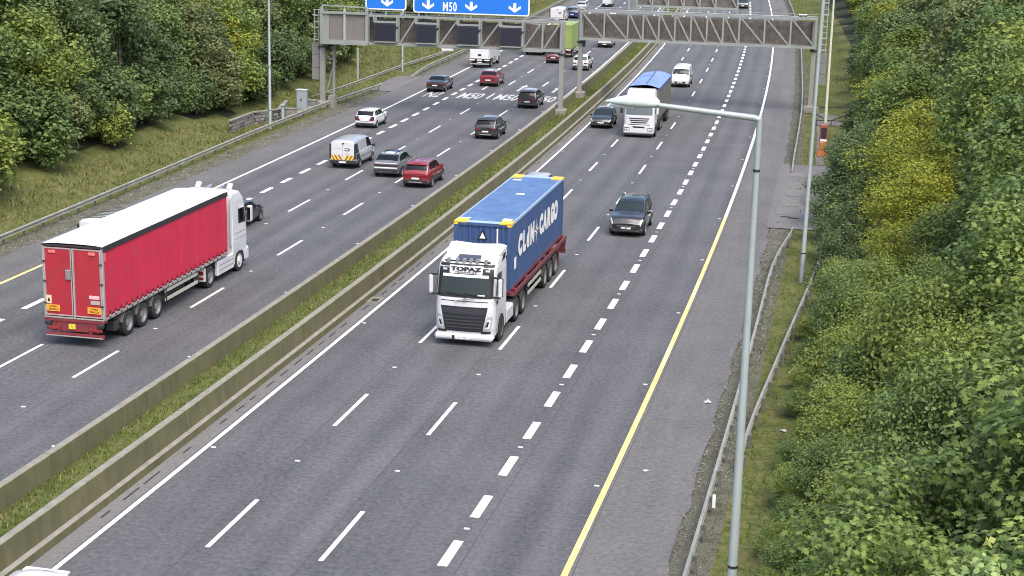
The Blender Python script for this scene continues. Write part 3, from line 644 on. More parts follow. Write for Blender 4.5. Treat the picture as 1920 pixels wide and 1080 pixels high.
# stone retaining wall: one stone at a time
r = thing("stone_wall", "low stone retaining wall cut into the left bank behind the lamp post", "wall", FR(126.5, -49.9, .05, upright=True))
stones = [MB().bevbox(-.24, .24, -.12, .12, 0, .24, .04).mesh("stone", m_) for m_ in (mat("stone_grey", (.20, .19, .185), .9, var=.3, bump=.4), mat("stone_pink", (.19, .165, .155), .9, var=.3, bump=.4), mat("stone_dark", (.10, .10, .10), .9, var=.3, bump=.4))]
wp = [((-3.5, .2), (2.5, .4)), ((2.5, .4), (5.5, -.9)), ((5.5, -.9), (11.5, .5))]
for (a, c) in wp:
    L = math.dist(a, c); ang = math.atan2(c[1] - a[1], c[0] - a[0]); n = int(L / .52)
    for q in range(4):
        for k in range(n):
            t = (k + .5 + (.5 if q % 2 else 0)) / (n + .5)
            o = D.objects.new("stone", random.choices(stones, (5, 3, 2))[0]); COL.objects.link(o); o.parent = r
            o.matrix_local = Matrix.Translation((a[0] + (c[0] - a[0]) * t, a[1] + (c[1] - a[1]) * t + random.uniform(-.03, .03), -.1 + q * .27)) @ Matrix.Rotation(ang + random.uniform(-.05, .05), 4, 'Z') @ Matrix.Diagonal((random.uniform(.9, 1.05), 1, random.uniform(.95, 1.08), 1))
for a, c in wp: b = MB(); b.bar((*a, .98), (*c, .98), .34, .1); b.obj("coping", CONC_TOP, r)
r = thing("steps", "concrete steps and slabs beside the left gantry leg", "steps", FR(136.5, -48.2, 0, upright=True))
for k in range(5): b = MB(); b.box(-2.6 + k * 1.25, -1.5 + k * 1.25, -.3, .75, 0, .10 + .05 * k); b.obj("slab", CONC_TOP, r)
# railings and kerbs by the right gantry leg
r = thing("railing", "low dark railing round the concrete landing by the right gantry leg", "railing", FR(145.5, -1.9, 0, upright=True))
b = MB()
for a, c in (((-.6, 1.2, .5), (-.6, -2.0, .5)), ((-.6, -.1, .5), (7.5, -2.9, .7)), ((-.6, .2, .5), (4.2, 1.3, .5)), ((9.5, 1.2, .5), (9.5, -2.2, .6))): b.bar(a, c, .08)
b.obj("rail_bar", PLASTIC, r)
for x, y in ((-.6, 1.2), (-.6, -2.0), (-.6, -.1), (3.4, -1.5), (7.5, -2.9), (4.2, 1.3)): b = MB(); b.box(x - .04, x + .04, y - .04, y + .04, -.1, .5); b.obj("post", PLASTIC, r)
b = MB(); b.box(-.5, 9.3, -2.8, 1.2, -.3, .08); b.obj("landing", A_OLD, r)
# orange roadside telephone post
r = thing("emergency_telephone", "tall orange emergency telephone post on the paved pad at the lay-by", "telephone", FR(127.2, -2.5, 0, upright=True))
OR_ = mat("orange_plastic", (.36, .10, .02), .5, var=.1); ORR = mat("faded_red", (.30, .085, .065), .5, var=.1)
b = MB(); b.add([(x, y, z) for z, q in ((.06, .46), (.55, .34)) for x, y in ((-q, -q), (q, -q), (q, q), (-q, q))], [(0, 1, 2, 3)[::-1], (4, 5, 6, 7), (0, 1, 5, 4), (1, 2, 6, 5), (2, 3, 7, 6), (3, 0, 4, 7)]); b.obj("foot", OR_, r)
b = MB(); b.box(-.48, .48, -.48, .48, 0, .06); b.obj("base", INK, r)
b = MB(); b.bevbox(-.27, .27, -.3, .3, .55, 1.15, .04); b.obj("pedestal", mat("orange_ochre", (.42, .16, .03), .5), r)
b = MB(); b.bevbox(-.2, .25, -.32, .32, 1.15, 2.55, .05); hd = b.obj("hood", ORR, r)
b = MB(); b.box(-.215, -.2, -.22, .22, 1.45, 2.3); b.obj("dark_recess", PLASTIC, hd)
b = MB(); b.box(-.23, -.205, -.25, .25, 1.22, 1.38); b.obj("label_plate", SIGN_WHITE, hd)
b = MB(); b.box(-.6, 1.1, -.55, .55, -.1, .05); b.obj("pad", CONC_TOP, r)
# worn concrete slabs and covers in the lay-by
for k, (s, u, a, c) in enumerate(((103, -4.6, 1.1, .5), (106.5, -4.4, 1.6, .6), (110, -4.2, 1.3, .55), (113.2, -4.2, 1.2, .5), (117.5, -4.2, .8, .5), (100, -4.7, .5, .35))):
    b = MB(); b.box(-a, a, -c, c, 0, .02); o = b.obj("paving_slab", mat("slab_grey", (.165, .16, .155), .9, var=.25, vscale=2, dirt=(.10, .098, .095, .7), dscale=1.5), apron_r); o.matrix_local = FR(s, u, .036)
for s, u in ((101.2, -4.5), (100.9, -4.0)):
    b = MB(); b.box(-.12, .12, -.32, .32, 0, .015); o = tag(b.obj("drain_grate", DRAIN), "dark slotted drain grate at the near end of the lay-by", "drain", "drain grates in the lay-by"); o.matrix_world = FR(s, u, .045)
# litter
def litter(s, u, z, r_, lab, m_, flat=.35):
    n = 9; b = MB(); vs = [(0, 0, r_ * flat)]
    for k in range(n): a = 2 * math.pi * k / n; q = r_ * random.uniform(.5, 1.2); vs.append((q * math.cos(a), q * math.sin(a), random.uniform(0, r_ * .5)))
    b.add(vs, [(0, k, k % n + 1) for k in range(1, n + 1)]); o = tag(b.obj("litter", m_), lab, "litter"); o.matrix_world = FR(s, u, z)
LW_ = mat("litter_white", (.42, .41, .4), .7)
litter(61.4, -5.8, .01, .2, "pale crumpled tissue on the hard shoulder near the guard rail", LW_)
litter(52.9, -7.15, .01, .13, "flattened pale scrap on the hard shoulder beside the yellow line", LW_)
litter(72.3, -24.6, .16, .3, "white plastic scrap in the median grass beside the container lorry", LW_)
litter(50.6, -24.8, .16, .22, "larger white scrap in the near median grass", LW_)
litter(48.6, -25.1, .16, .14, "small white scrap in the near median grass", LW_)
litter(45.8, -25.5, .16, .16, "grey scrap near the bottom left of the median grass", mat("litter_grey", (.35, .35, .36), .6))
litter(43.2, -24.9, .16, .2, "dark crumpled bag at the bottom of the median grass", mat("litter_dark", (.03, .03, .03), .5), .7)
litter(58.6, -2.7, .02, .14, "white scrap on the grass behind the second guard rail", LW_)
# ------------------------------------------------------------------ wheels
def lathe_y(prof, n=24):
    """profile [(y, r)] spun about the y axis"""
    b = MB(); k = len(prof)
    vs = [(r * math.cos(2 * math.pi * i / n), y, r * math.sin(2 * math.pi * i / n)) for i in range(n) for y, r in prof]
    b.add(vs, [(i * k + j, i * k + j + 1, ((i + 1) % n) * k + j + 1, ((i + 1) % n) * k + j) for i in range(n) for j in range(k - 1)]); return b
WH = {}
def wheel_meshes(R, w, kind):
    key = (R, w, kind)
    if key in WH: return WH[key]
    t = lathe_y([(-w / 2, R * .62), (-w / 2, R * .93), (-w / 2 + .03, R), (w / 2 - .03, R), (w / 2, R * .93), (w / 2, R * .62)]); tm = t.mesh("tyre", RUBBER, 40)
    b = MB(); q = R * .66
    if kind == 'car':
        b.cyl_y(0, 0, -w / 2 + .03, w / 2 - .035, q * .45); 
        for k in range(5):
            a = 2 * math.pi * k / 5; d = Vector((math.cos(a), 0, math.sin(a))); e = Vector((-d.z, 0, d.x))
            for y in (w / 2 - .012,): b.add([tuple(d * .04 + e * .05 + Vector((0, y, 0))), tuple(d * .04 - e * .05 + Vector((0, y, 0))), tuple(d * q - e * .035 + Vector((0, y, 0))), tuple(d * q + e * .035 + Vector((0, y, 0)))], [(0, 1, 2, 3)])
        l = lathe_y([(w / 2 - .005, q), (w / 2 - .002, q * .9), (w / 2 - .05, q * .86)]); b.add(l.v, l.f)
        b.add([(q * math.cos(a), w / 2 - .09, q * math.sin(a)) for a in np.linspace(0, 2 * math.pi, 20, endpoint=False)], [tuple(range(20))])
        rm = b.mesh("rim", ALLOY)
    else:
        dd = .12 if kind == 'deep' else .03
        l = lathe_y([(w / 2 + .002, q), (w / 2 - .02, q * .9), (w / 2 - dd, q * .62), (w / 2 - dd + .01, q * .45), (w / 2 - dd + .08, q * .42), (w / 2 - dd + .09, 0.001)]); b.add(l.v, l.f)
        for k in range(10): a = 2 * math.pi * k / 10; b.tube([(q * .53 * math.cos(a), w / 2 - dd, q * .53 * math.sin(a)), (q * .53 * math.cos(a), w / 2 - dd + .04, q * .53 * math.sin(a))], .018, 5)
        rm = b.mesh("rim", mat("truck_rim", (.30, .30, .30), .45, .5, dirt=(.1, .09, .08, .6)) if kind != 'white' else mat("white_rim", (.6, .6, .6), .4))
    WH[key] = (tm, rm); return WH[key]
def wheel(parent, x, y, R, w, kind='car'):
    tm, rm = wheel_meshes(R, w, kind); o = child("wheel", tm, parent, Matrix.Translation((x, y, R)) @ (Matrix.Identity(4) if y > 0 else Matrix.Rotation(math.pi, 4, 'Z')))
    child("rim", rm, o, Matrix.Identity(4)); return o

# ------------------------------------------------------------------ cars: a lofted shell, glass cut from the same surface
def pchip(x, y, xi):
    x = np.asarray(x, float); y = np.asarray(y, float); h = np.diff(x); d = np.diff(y) / h; m = np.zeros_like(y)
    for i in range(1, len(x) - 1):
        if d[i - 1] * d[i] > 0: w1 = 2 * h[i] + h[i - 1]; w2 = h[i] + 2 * h[i - 1]; m[i] = (w1 + w2) / (w1 / d[i - 1] + w2 / d[i])
    m[0] = d[0]; m[-1] = d[-1]; xi = np.clip(xi, x[0], x[-1]); k = np.clip(np.searchsorted(x, xi) - 1, 0, len(h) - 1); t = (xi - x[k]) / h[k]
    return (2 * t**3 - 3 * t**2 + 1) * y[k] + (t**3 - 2 * t**2 + t) * h[k] * m[k] + (-2 * t**3 + 3 * t**2) * y[k + 1] + (t**3 - t**2) * h[k] * m[k + 1]
class Shell:
    """x runs from the tail (0) to the nose (L)"""
    def __init__(s, L, Wd, top, belt, low=None, width=None, tumble=.30):
        s.L, s.W = L, Wd; s.top = np.array(top, float); s.belt = np.array(belt, float); s.tumble = tumble
        s.low = np.array(low if low is not None else [(0, .34), (.08, .22), (.92, .20), (1, .30)], float)
        s.width = np.array(width if width is not None else [(0, .90), (.05, .97), (.15, 1), (.8, 1), (.93, .95), (1, .80)], float)
    def ring(s, x):
        t = np.array([x / s.L]); zt = pchip(s.top[:, 0], s.top[:, 1], t)[0]; zb = pchip(s.belt[:, 0], s.belt[:, 1], t)[0]; zl = pchip(s.low[:, 0], s.low[:, 1], t)[0]
        w = s.W / 2 * pchip(s.width[:, 0], s.width[:, 1], t)[0]; zb = min(zb, zt - .02); g = zt - zb
        wt = w * .945 - s.tumble * g; cr = .03 + .03 * min(1, g / .4)
        return [(0, zl), (w * .8, zl), (w * .95, zl + .07), (w, zl + .35 * (zb - zl)), (w, zl + .72 * (zb - zl)), (w * .985, zb - .02), (w * .955, zb + .015 * min(1, g / .1)),
                (w * .945 - s.tumble * g * .5, zb + .5 * g), (wt, zt - .06 * g - .01), (wt * .93, zt - .01), (wt * .5, zt + cr * .75), (0, zt + cr)]
    def at(s, x, v):
        r = s.ring(x); v2 = v if v <= 11 else 22 - v; sg = 1 if v <= 11 else -1
        i = min(int(v2), 10); f = v2 - i; a, b = r[i], r[i + 1]
        return Vector((x, sg * (a[0] + (b[0] - a[0]) * f), a[1] + (b[1] - a[1]) * f))
    def body(s, n=44):
        xs = s.L * (0.5 - 0.5 * np.cos(np.linspace(0, math.pi, n)) * .35 - (.5 - np.linspace(0, 1, n)) * .65 * 1.0 - 0.0) if False else np.unique(np.concatenate([np.linspace(0, s.L, n), [.02 * s.L, .98 * s.L, .01 * s.L, .99 * s.L]]))
        b = MB(); G = []
        for x in xs: r = s.ring(x); G.append([(x, y, z) for y, z in r] + [(x, -y, z) for y, z in r[-2:0:-1]] + [(x, r[0][0], r[0][1])])
        b.grid(G); b.poly(G[0][:-1]); b.poly(G[-1][:-1][::-1]); return b
    def patch(s, c, nx=7, nv=5, off=.006):
        """c: four (x, v) corners, anticlockwise seen from outside or not; lifted off the surface"""
        b = MB(); G = []
        def q(a, t): 
            x = (c[0][0] * (1 - a) + c[1][0] * a) * (1 - t) + (c[3][0] * (1 - a) + c[2][0] * a) * t
            v = (c[0][1] * (1 - a) + c[1][1] * a) * (1 - t) + (c[3][1] * (1 - a) + c[2][1] * a) * t
            return x, v
        for i in range(nx + 1):
            row = []
            for j in range(nv + 1):
                x, v = q(i / nx, j / nv); p = s.at(x, v); e = 1e-3
                n = (s.at(min(x + e, s.L), v) - s.at(max(x - e, 0), v)).cross(s.at(x, min(v + .01, 22)) - s.at(x, max(v - .01, 0)))
                if n.length < 1e-12: n = Vector((0, 0, 1))
                n.normalize(); 
                if n.dot(Vector((0, p.y, p.z - .8))) < 0: n = -n
                row.append(p + n * off)
            G.append(row)
        return b.grid(G)
STYLES = {
 # top and belt outlines from tail to nose (fractions of length), glass stations, size
 'hatch': dict(L=4.05, W=1.76, top=[(0, .82), (.02, .98), (.06, 1.16), (.13, 1.40), (.22, 1.46), (.40, 1.47), (.55, 1.42), (.76, .98), (.82, .93), (.95, .80), (1, .58)], belt=[(0, .80), (.1, .95), (.5, .92), (.75, .90), (.95, .76), (1, .55)], rear=(.03, .125), wind=(.575, .745), side=(.11, .60, .72), R=.31, ax=(.17, .80)),
 'suv': dict(L=4.6, W=1.90, top=[(0, .98), (.015, 1.12), (.05, 1.34), (.105, 1.60), (.18, 1.68), (.40, 1.71), (.56, 1.64), (.74, 1.16), (.80, 1.12), (.95, 1.02), (1, .72)], belt=[(0, .96), (.08, 1.16), (.5, 1.07), (.73, 1.06), (.95, .95), (1, .70)], rear=(.024, .095), wind=(.58, .715), side=(.10, .60, .69), R=.38, ax=(.19, .81)),
 'coupe_suv': dict(L=4.45, W=1.86, top=[(0, .98), (.03, 1.06), (.10, 1.24), (.2, 1.46), (.3, 1.53), (.45, 1.55), (.57, 1.50), (.74, 1.06), (.80, 1.02), (.95, .90), (1, .65)], belt=[(0, .95), (.08, 1.04), (.5, .98), (.74, .98), (.95, .86), (1, .62)], rear=(.06, .20), wind=(.585, .725), side=(.13, .60, .70), R=.35, ax=(.185, .805)),
 'sedan': dict(L=4.7, W=1.82, top=[(0, .92), (.03, 1.0), (.12, 1.05), (.17, 1.09), (.30, 1.38), (.40, 1.44), (.52, 1.44), (.60, 1.38), (.76, .98), (.82, .93), (.95, .78), (1, .56)], belt=[(0, .90), (.1, .98), (.5, .92), (.75, .90), (.95, .74), (1, .54)], rear=(.185, .295), wind=(.61, .75), side=(.21, .63, .73), R=.33, ax=(.20, .81)),
 'van': dict(L=5.1, W=1.95, top=[(0, 1.85), (.01, 1.93), (.04, 1.96), (.4, 1.97), (.66, 1.92), (.74, 1.72), (.84, 1.22), (.88, 1.14), (.97, .95), (1, .70)], belt=[(0, 1.10), (.1, 1.10), (.7, 1.08), (.84, 1.06), (.97, .88), (1, .66)], rear=None, wind=(.735, .83), side=(.57, .745, .815), R=.33, ax=(.19, .80), tumble=.14, low=[(0, .42), (.05, .30), (.92, .24), (1, .34)], width=[(0, .97), (.03, 1), (.8, 1), (.93, .96), (1, .84)]),
}
def car(style, s, u, label, color, back=False, cat="car", group=None, name="car", dy=0.0, roof_col=None, rails=False, glassroof=False, clad=False, cladcol=None, plate_rear=PLATE_W, yaw=0.0, scale=1.0, extra=None, at_front=False, lightbar=False, big_clad=False, emblem=False, heads=True, roof_glass=False):
    """s: station of the end nearest the camera; u: centre line"""
    st = STYLES[style]; L, Wd = st['L'], st['W']
    s -= .55; scale *= 1.03
    M = FR(s, u, .006, back=back)
    if back: M = M @ Matrix.Translation((-L * scale, 0, 0))
    M = M @ Matrix.Rotation(yaw, 4, 'Z') @ Matrix.Scale(scale, 4)
    M = M @ Matrix.Translation((L / 2, 0, 0))
    r = thing(name, label, cat, M, group); T = Matrix.Translation((-L / 2, 0, 0))
    sh = Shell(L, Wd, st['top'], st['belt'], st.get('low'), st.get('width'), st.get('tumble', .30))
    def put(nm, b, m, smooth=0, parent=None): o = b.obj(nm, m, parent or r, smooth); o.matrix_local = T if parent is None else Matrix.Identity(4); return o
    body = put("body", sh.body(), color, 50)
    xw0, xw1 = st['wind'][0] * L, st['wind'][1] * L
    put("windscreen", sh.patch([(xw1, 8.9), (xw1, 13.1), (xw0, 13.1), (xw0, 8.9)], 6, 8), GLASS2, 60)
    if st['rear']:
        a, c = st['rear'][0] * L, st['rear'][1] * L; put("rear_window", sh.patch([(a, 9.0), (a, 13.0), (c, 13.0), (c, 9.0)], 6, 8), GLASS, 60)
    xa, xb, xc = st['side'][0] * L, st['side'][1] * L, st['side'][2] * L
    for lo, hi in ((6.25, 7.9), (15.75, 14.1)):
        if style == 'van': put("door_window", sh.patch([(xa, lo), (xc, lo), (xb, hi), (xa, hi)], 5, 4), GLASS, 60)
        else:
            xm = xa + (xb - xa) * .5; x2 = xa + (xb - xa) * .19
            put("door_window", sh.patch([(xm + .04, lo), (xc, lo), (xb, hi), (xm + .03, hi)], 5, 4), GLASS, 60)
            put("door_window", sh.patch([(x2 + .04, lo), (xm - .03, lo), (xm - .03, hi), (x2 + .07, hi)], 5, 4), GLASS, 60)
            put("quarter_window", sh.patch([(xa, lo + (.1 if lo < 11 else -.1)), (x2 - .02, lo), (x2 + .02, hi), (xa + .12, hi)], 3, 4), GLASS, 60)
    if roof_col is not None: put("roof_panel", sh.patch([(st['rear'][1] * L + .02, 8.6), (st['rear'][1] * L + .02, 13.4), (xw0 - .04, 13.4), (xw0 - .04, 8.6)], 6, 6, .004), roof_col, 60)
    if roof_glass: put("sunroof", sh.patch([(.32 * L, 9.3), (.32 * L, 12.7), (xw0 - .15, 12.7), (xw0 - .15, 9.3)], 5, 6, .01), GLASS2, 60)
    # lower cladding and sills
    cc = cladcol or PLASTIC
    hi = 3.5 if (clad or big_clad) else 2.3
    for a, c in ((1.2, hi), (20.8, 22 - hi)): put("sill", sh.patch([(.06 * L, a), (.93 * L, a), (.93 * L, c), (.06 * L, c)], 10, 3, .008), cc, 60)
    R = st['R']
    for ax in st['ax']:
        x = ax * L
        for sg in (1, -1):
            yw = abs(sh.at(x, 4).y); b = MB(); n = 18; ra, rb = R * 1.0, R * (1.22 if clad or big_clad else 1.1)
            G = [[(x + q * math.cos(a), sg * (yw + .006), R + q * math.sin(a)) for q in (ra, rb)] for a in np.linspace(-.25, math.pi + .25, n)]; b.grid(G); put("wheel_arch", b, cc)
            b = MB(); b.poly([(x + ra * 1.02 * math.cos(a), sg * (yw + .004), R + ra * 1.02 * math.sin(a)) for a in np.linspace(-.4, math.pi + .4, n)]); put("wheel_well", b, INK)
            w = wheel(r, x - L / 2, sg * (yw - .095), R, .23)
    # front
    zf = sh.top[-1][1]; zl = sh.low[-1][1]; xf = L; wf = Wd / 2 * .80
    b = MB(); b.bevbox(xf - .10, xf + .03, -wf * .72, wf * .72, zl + .12, zf - .08, .03); g = put("grille", b, PLASTIC)
    if emblem:
        b = MB(); b.bar((xf + .035, -.3, zl + .18), (xf + .035, .3, zf - .12), .03); b.obj("badge_bar", CHROME, g)
        b = MB(); b.tube([(xf + .03, 0, (zl + zf) / 2 + .03), (xf + .05, 0, (zl + zf) / 2 + .03)], .07, 12); b.obj("badge", CHROME, g)
    else: b = MB(); b.tube([(xf + .03, 0, zf - .16), (xf + .045, 0, zf - .16)], .06, 12); b.obj("badge", CHROME, g)
    for lo, hi_ in ((4.2, 6.0), (17.8, 16.0)):
        put("headlight", sh.patch([(L * .93, lo + (.6 if lo < 11 else -.6)), (L * .997, lo), (L * .997, hi_ + (1.6 if lo < 11 else -1.6)), (L * .945, hi_ + (1.2 if lo < 11 else -1.2))], 5, 4, .012), LAMPGLASS, 60)
    b = MB(); b.box(xf + .03, xf + .045, -.26, .26, zl + .16, zl + .27); put("front_number_plate", b, PLATE_W)
    b = MB(); b.bevbox(xf - .16, xf + .02, -wf * .98, wf * .98, zl - .02, zl + .10, .03); put("front_bumper_lip", b, PLASTIC)
    # tail
    wr = Wd / 2 * sh.width[0][1]; z0 = sh.low[0][1]; zb0 = sh.belt[0][1]
    if style != 'van':
        for sg in (1, -1):
            y0, y1 = sorted((sg * wr * .52, sg * wr * 1.0)); b = MB(); b.bevbox(-.022, .12, y0, y1, zb0 - .16, zb0 - .01, .02); put("tail_light", b, TAIL)
        if lightbar: b = MB(); b.bevbox(-.018, .06, -wr * .6, wr * .6, zb0 - .11, zb0 - .05, .015); put("light_bar", b, TAIL)
        b = MB(); b.bevbox(-.03, .2, -wr * .97, wr * .97, z0 - .01, z0 + (.26 if (clad or big_clad) else .13), .03); bp = put("rear_bumper", b, cc)
        b = MB(); b.box(-.04, -.028, -wr * .55, wr * .55, z0 + .05, z0 + .09 + (.03 if clad else 0)); b.obj("bumper_trim", CHROME if clad else PLASTIC, bp)
        b = MB(); b.box(-.035, -.02, -.26, .26, z0 + .28, z0 + .39); put("rear_number_plate", b, plate_rear)
        # roof spoiler
        if style in ('hatch', 'suv', 'coupe_suv'):
            xr = st['rear'][1] * L; p = sh.at(xr, 9.2); b = MB(); b.bevbox(xr - .16, xr + .12, -p.y, p.y, p.z - .03, p.z + .045, .02); put("spoiler", b, color)
        b = MB(); b.box(-.015, 0, -wr * .5, wr * .5, zb0 - .2, zb0 - .185); put("tailgate_seam", b, INK)
    # mirrors, handles, seams
    for sg in (1, -1):
        p = sh.at(xc - .12, 5.6); b = MB(); b.bevbox(p.x - .10, p.x + .09, sg * (p.y + .03) if sg > 0 else -p.y - .24, sg * (p.y + .24) if sg > 0 else -p.y - .03, p.z + .02, p.z + .19, .03); put("mirror", b, color if style != 'van' else PLASTIC)
        for xd in ((xa + xb) * .47, xb + .02):
            q = sh.at(xd, 4.7); b = MB(); b.box(q.x - .10, q.x + .08, sg * q.y - .015, sg * q.y + .018, q.z - .015, q.z + .015); put("door_handle", b, PLASTIC)
        for xd in ((xa + xb) * .53, xc - .02): v0, v1 = (2.5, 6.0) if sg > 0 else (19.5, 16.0); put("door_seam", sh.patch([(xd, v0), (xd + .014, v0), (xd + .014, v1), (xd, v1)], 1, 6, .003), INK)
    if rails:
        for sg in (1, -1):
            pts = [sh.at(x, 8.9) for x in np.linspace(st['rear'][1] * L + .15, xw0 - .15, 6)]
            b = MB(); b.tube([(p.x, sg * p.y * .98, p.z + .055) for p in pts], .022, 6); b.bar((pts[0].x, sg * pts[0].y * .98, pts[0].z - .02), (pts[0].x, sg * pts[0].y * .98, pts[0].z + .06), .05); b.bar((pts[-1].x, sg * pts[-1].y * .98, pts[-1].z - .02), (pts[-1].x, sg * pts[-1].y * .98, pts[-1].z + .06), .05); put("roof_rail", b, CHROME if rails == 'chrome' else PLASTIC)
    if extra: extra(r, sh, put, st)
    return r
BLACK = paint("black_paint", (.010, .010, .012)); DGREY = paint("dark_grey_paint", (.020, .021, .025)); GREYM = paint("mid_grey_paint", (.11, .12, .125))
RED = paint("red_paint", (.23, .008, .014)); RED2 = paint("dark_red_paint", (.17, .008, .014)); MAROON = paint("maroon_paint", (.10, .012, .03))
SILV = paint("silver_paint", (.46, .48, .50), .35, .6, .3); WHITE = paint("car_white", (.62, .63, .63)); BLUE = paint("navy_paint", (.015, .04, .12))
def van_extra(kind):
    def f(r, sh, put, st):
        L, Wd = sh.L, sh.W; wr = Wd / 2 * .97
        zt = 1.86
        for sg in (1, -1):
            y0, y1 = sorted((sg * .012, sg * wr * .88)); b = MB(); b.bevbox(-.03, .05, y0, y1, .62, zt, .02); d = put("rear_door", b, kind['door'])
            for z in (1.02, 1.42): b = MB(); b.box(-.036, -.03, y0 + .1, y1 - .1, z, z + .02); b.obj("door_crease", SILV, d)
            if sg < 0: b = MB(); b.bevbox(-.05, -.03, y0 + .32, y0 + .66, 1.28, 1.46, .03); b.obj("logo_badge", INK, d); b = MB(); b.box(-.056, -.05, y0 + .40, y0 + .62, 1.33, 1.40); b.obj("logo_text", SIGN_WHITE, d)
            b = MB(); y0, y1 = sorted((sg * wr * .89, sg * wr * 1.01)); b.bevbox(-.04, .06, y0, y1, .70, 1.72, .02); o = put("tail_light", b, kind['lamp'])
        b = MB(); b.box(-.045, -.03, -.14, .02, 1.74, 1.82); put("brake_light", b, INK)
        b = MB(); b.bevbox(-.06, .2, -wr, wr, .34, .60, .03); put("rear_bumper", b, PLASTIC)
        b = MB(); b.box(-.066, -.06, -.26, .26, .42, .53); put("rear_number_plate", b, PLATE_W)
        if kind.get('chevron'):
            # slanting red and yellow bars across the lower doors
            zc0, zc1 = .62, .96
            n = 12; w = 2 * wr * .86 / n
            for k in range(n):
                y0 = -wr * .86 + k * w; sl = .22 if y0 + w / 2 < 0 else -.22
                b = MB(); b.add([(-.034, y0, zc0), (-.034, y0 + w, zc0), (-.034, min(max(y0 + w - sl, -wr * .88), wr * .88), zc1), (-.034, min(max(y0 - sl, -wr * .88), wr * .88), zc1)], [(0, 1, 2, 3)]); put("chevron_bar", b, mat("chevron_yellow", (.75, .60, .08), .4) if k % 2 else mat("chevron_red", (.30, .09, .05), .4))
        if kind.get('dark_corner'):
            for v0, v1 in ((2.6, 7.6), (19.4, 14.4)): put("dark_side_panel", sh.patch([(.10, v0), (.95, v0), (.80, v1), (.10, v1)], 5, 5, .01), PLASTIC, 60); put("side_window_panel", sh.patch([(1.3, 6.3 if v0 < 11 else 15.7), (2.75, 6.3 if v0 < 11 else 15.7), (2.75, 7.8 if v0 < 11 else 14.2), (1.3, 7.8 if v0 < 11 else 14.2)], 5, 4, .008), SILV, 60)
        for v0, v1 in ((3.5, 3.75), (18.5, 18.25)): put("side_crease", sh.patch([(.9, v0), (3.9, v0), (3.9, v1), (.9, v1)], 8, 1, .006), GREYM, 60)
        if kind.get('ribs'):
            for k in range(kind['ribs']): x = .3 + k * (L * .6 / kind['ribs']); put("roof_rib", sh.patch([(x, 8.8), (x + .16, 8.8), (x + .16, 13.2), (x, 13.2)], 1, 8, .025), GREYM, 60)
    return f
# ---- left carriageway, driving away
car('hatch', 130.2, -40.6, "small white hatchback with dark tail lamps in the left lane", WHITE, plate_rear=PLATE_W, extra=lambda r, sh, put, st: [put("tail_light", MB().bevbox(-.03, .1, *sorted((sg * .5, sg * .8)), .78, .98, .02), PLASTIC) for sg in (1, -1)])
car('van', 110.2, -36.45, "silver white van with red and yellow chevrons across its rear doors", SILV, cat="van", name="van", extra=van_extra(dict(door=W_PAINT, lamp=PLASTIC, chevron=1, dark_corner=1)))
car('coupe_suv', 107.6, -32.5, "silver and dark grey crossover with a white bumper stripe, beside the red car", GREYM, clad=True, big_clad=True, roof_col=WHITE, roof_glass=True, extra=lambda r, sh, put, st: (put("bumper_stripe", MB().bevbox(-.05, .1, -.82, .82, .62, .72, .02), W_PAINT), put("dark_tailgate", MB().bevbox(-.028, .05, -.80, .80, .76, .90, .02), DGREY), put("pale_tailgate_lip", MB().bevbox(-.03, .2, -.78, .78, .92, 1.02, .03), SILV), put("lower_bumper", MB().bevbox(-.04, .12, -.84, .84, .30, .60, .03), DGREY), [put("side_panel", sh.patch([(.25, a), (4.1, a), (4.1, c), (.25, c)], 10, 4, .006), GREYM, 60) for a, c in ((3.4, 5.2), (18.6, 16.8))]))
car('suv', 104.2, -29.45, "shiny red crossover with pale roof rails, nearest of the cars driving away", RED, rails='chrome', clad=True, lightbar=True, scale=.98)
car('suv', 127.4, -29.6, "dark grey off-roader with a silver rear bumper guard", DGREY, clad=True, scale=.97)
car('suv', 147.6, -29.8, "dark hatch with sky sheen painted on its roof, driving over the painted M50 letters", DGREY, roof_col=SILV, scale=.96)  # silver roof panel: sky reflection put into the colour
car('coupe_suv', 163.4, -36.65, "red coupe crossover with painted sky sheen on its roof behind the white box lorry", RED2, roof_col=SILV, lightbar=True)  # roof sheen from the sky painted in silver
car('sedan', 156.8, -40.8, "black saloon in the left lane, close to the painted lettering", BLACK, lightbar=True, roof_col=GREYM)  # grey roof panel paints the sky's reflection on black
car('hatch', 189.0, -33.7, "dark maroon car right behind the lime green lorry", MAROON)
car('suv', 182.4, -29.6, "white crossover with black bumpers half hidden by the gantry leg", WHITE, clad=True, big_clad=True, scale=.95)
car('van', 211.4, -30.1, "white van far ahead under the right gantry truss", WHITE, cat="van", name="van", extra=van_extra(dict(door=W_PAINT, lamp=TAIL)), scale=.98)
car('sedan', 86.6, -36.45, "black saloon partly hidden by the red lorry cab", BLACK, roof_glass=True)
car('van', 78.3, -40.35, "white van with a ribbed roof hidden behind the red lorry", WHITE, cat="van", name="van", extra=van_extra(dict(door=W_PAINT, lamp=PLASTIC, ribs=8)), scale=1.03)
car('van', 248.0, -41.3, "tall white van far away beyond the lime green lorry", WHITE, cat="van", name="van", extra=van_extra(dict(door=W_PAINT, lamp=TAIL)), scale=1.18)
car('suv', 259.0, -40.2, "distant navy blue car beside the tall white van", BLUE, roof_col=SILV)  # silver roof stands for reflected sky, painted in
car('hatch', 276.0, -40.6, "distant silver car beyond the navy blue one", SILV)
car('van', 288.0, -37.2, "distant white van at the top edge of the left carriageway", WHITE, cat="van", name="van", extra=van_extra(dict(door=W_PAINT, lamp=TAIL)), scale=.95)
car('hatch', 252.0, -33.3, "distant white car just above the right gantry's left end", WHITE)
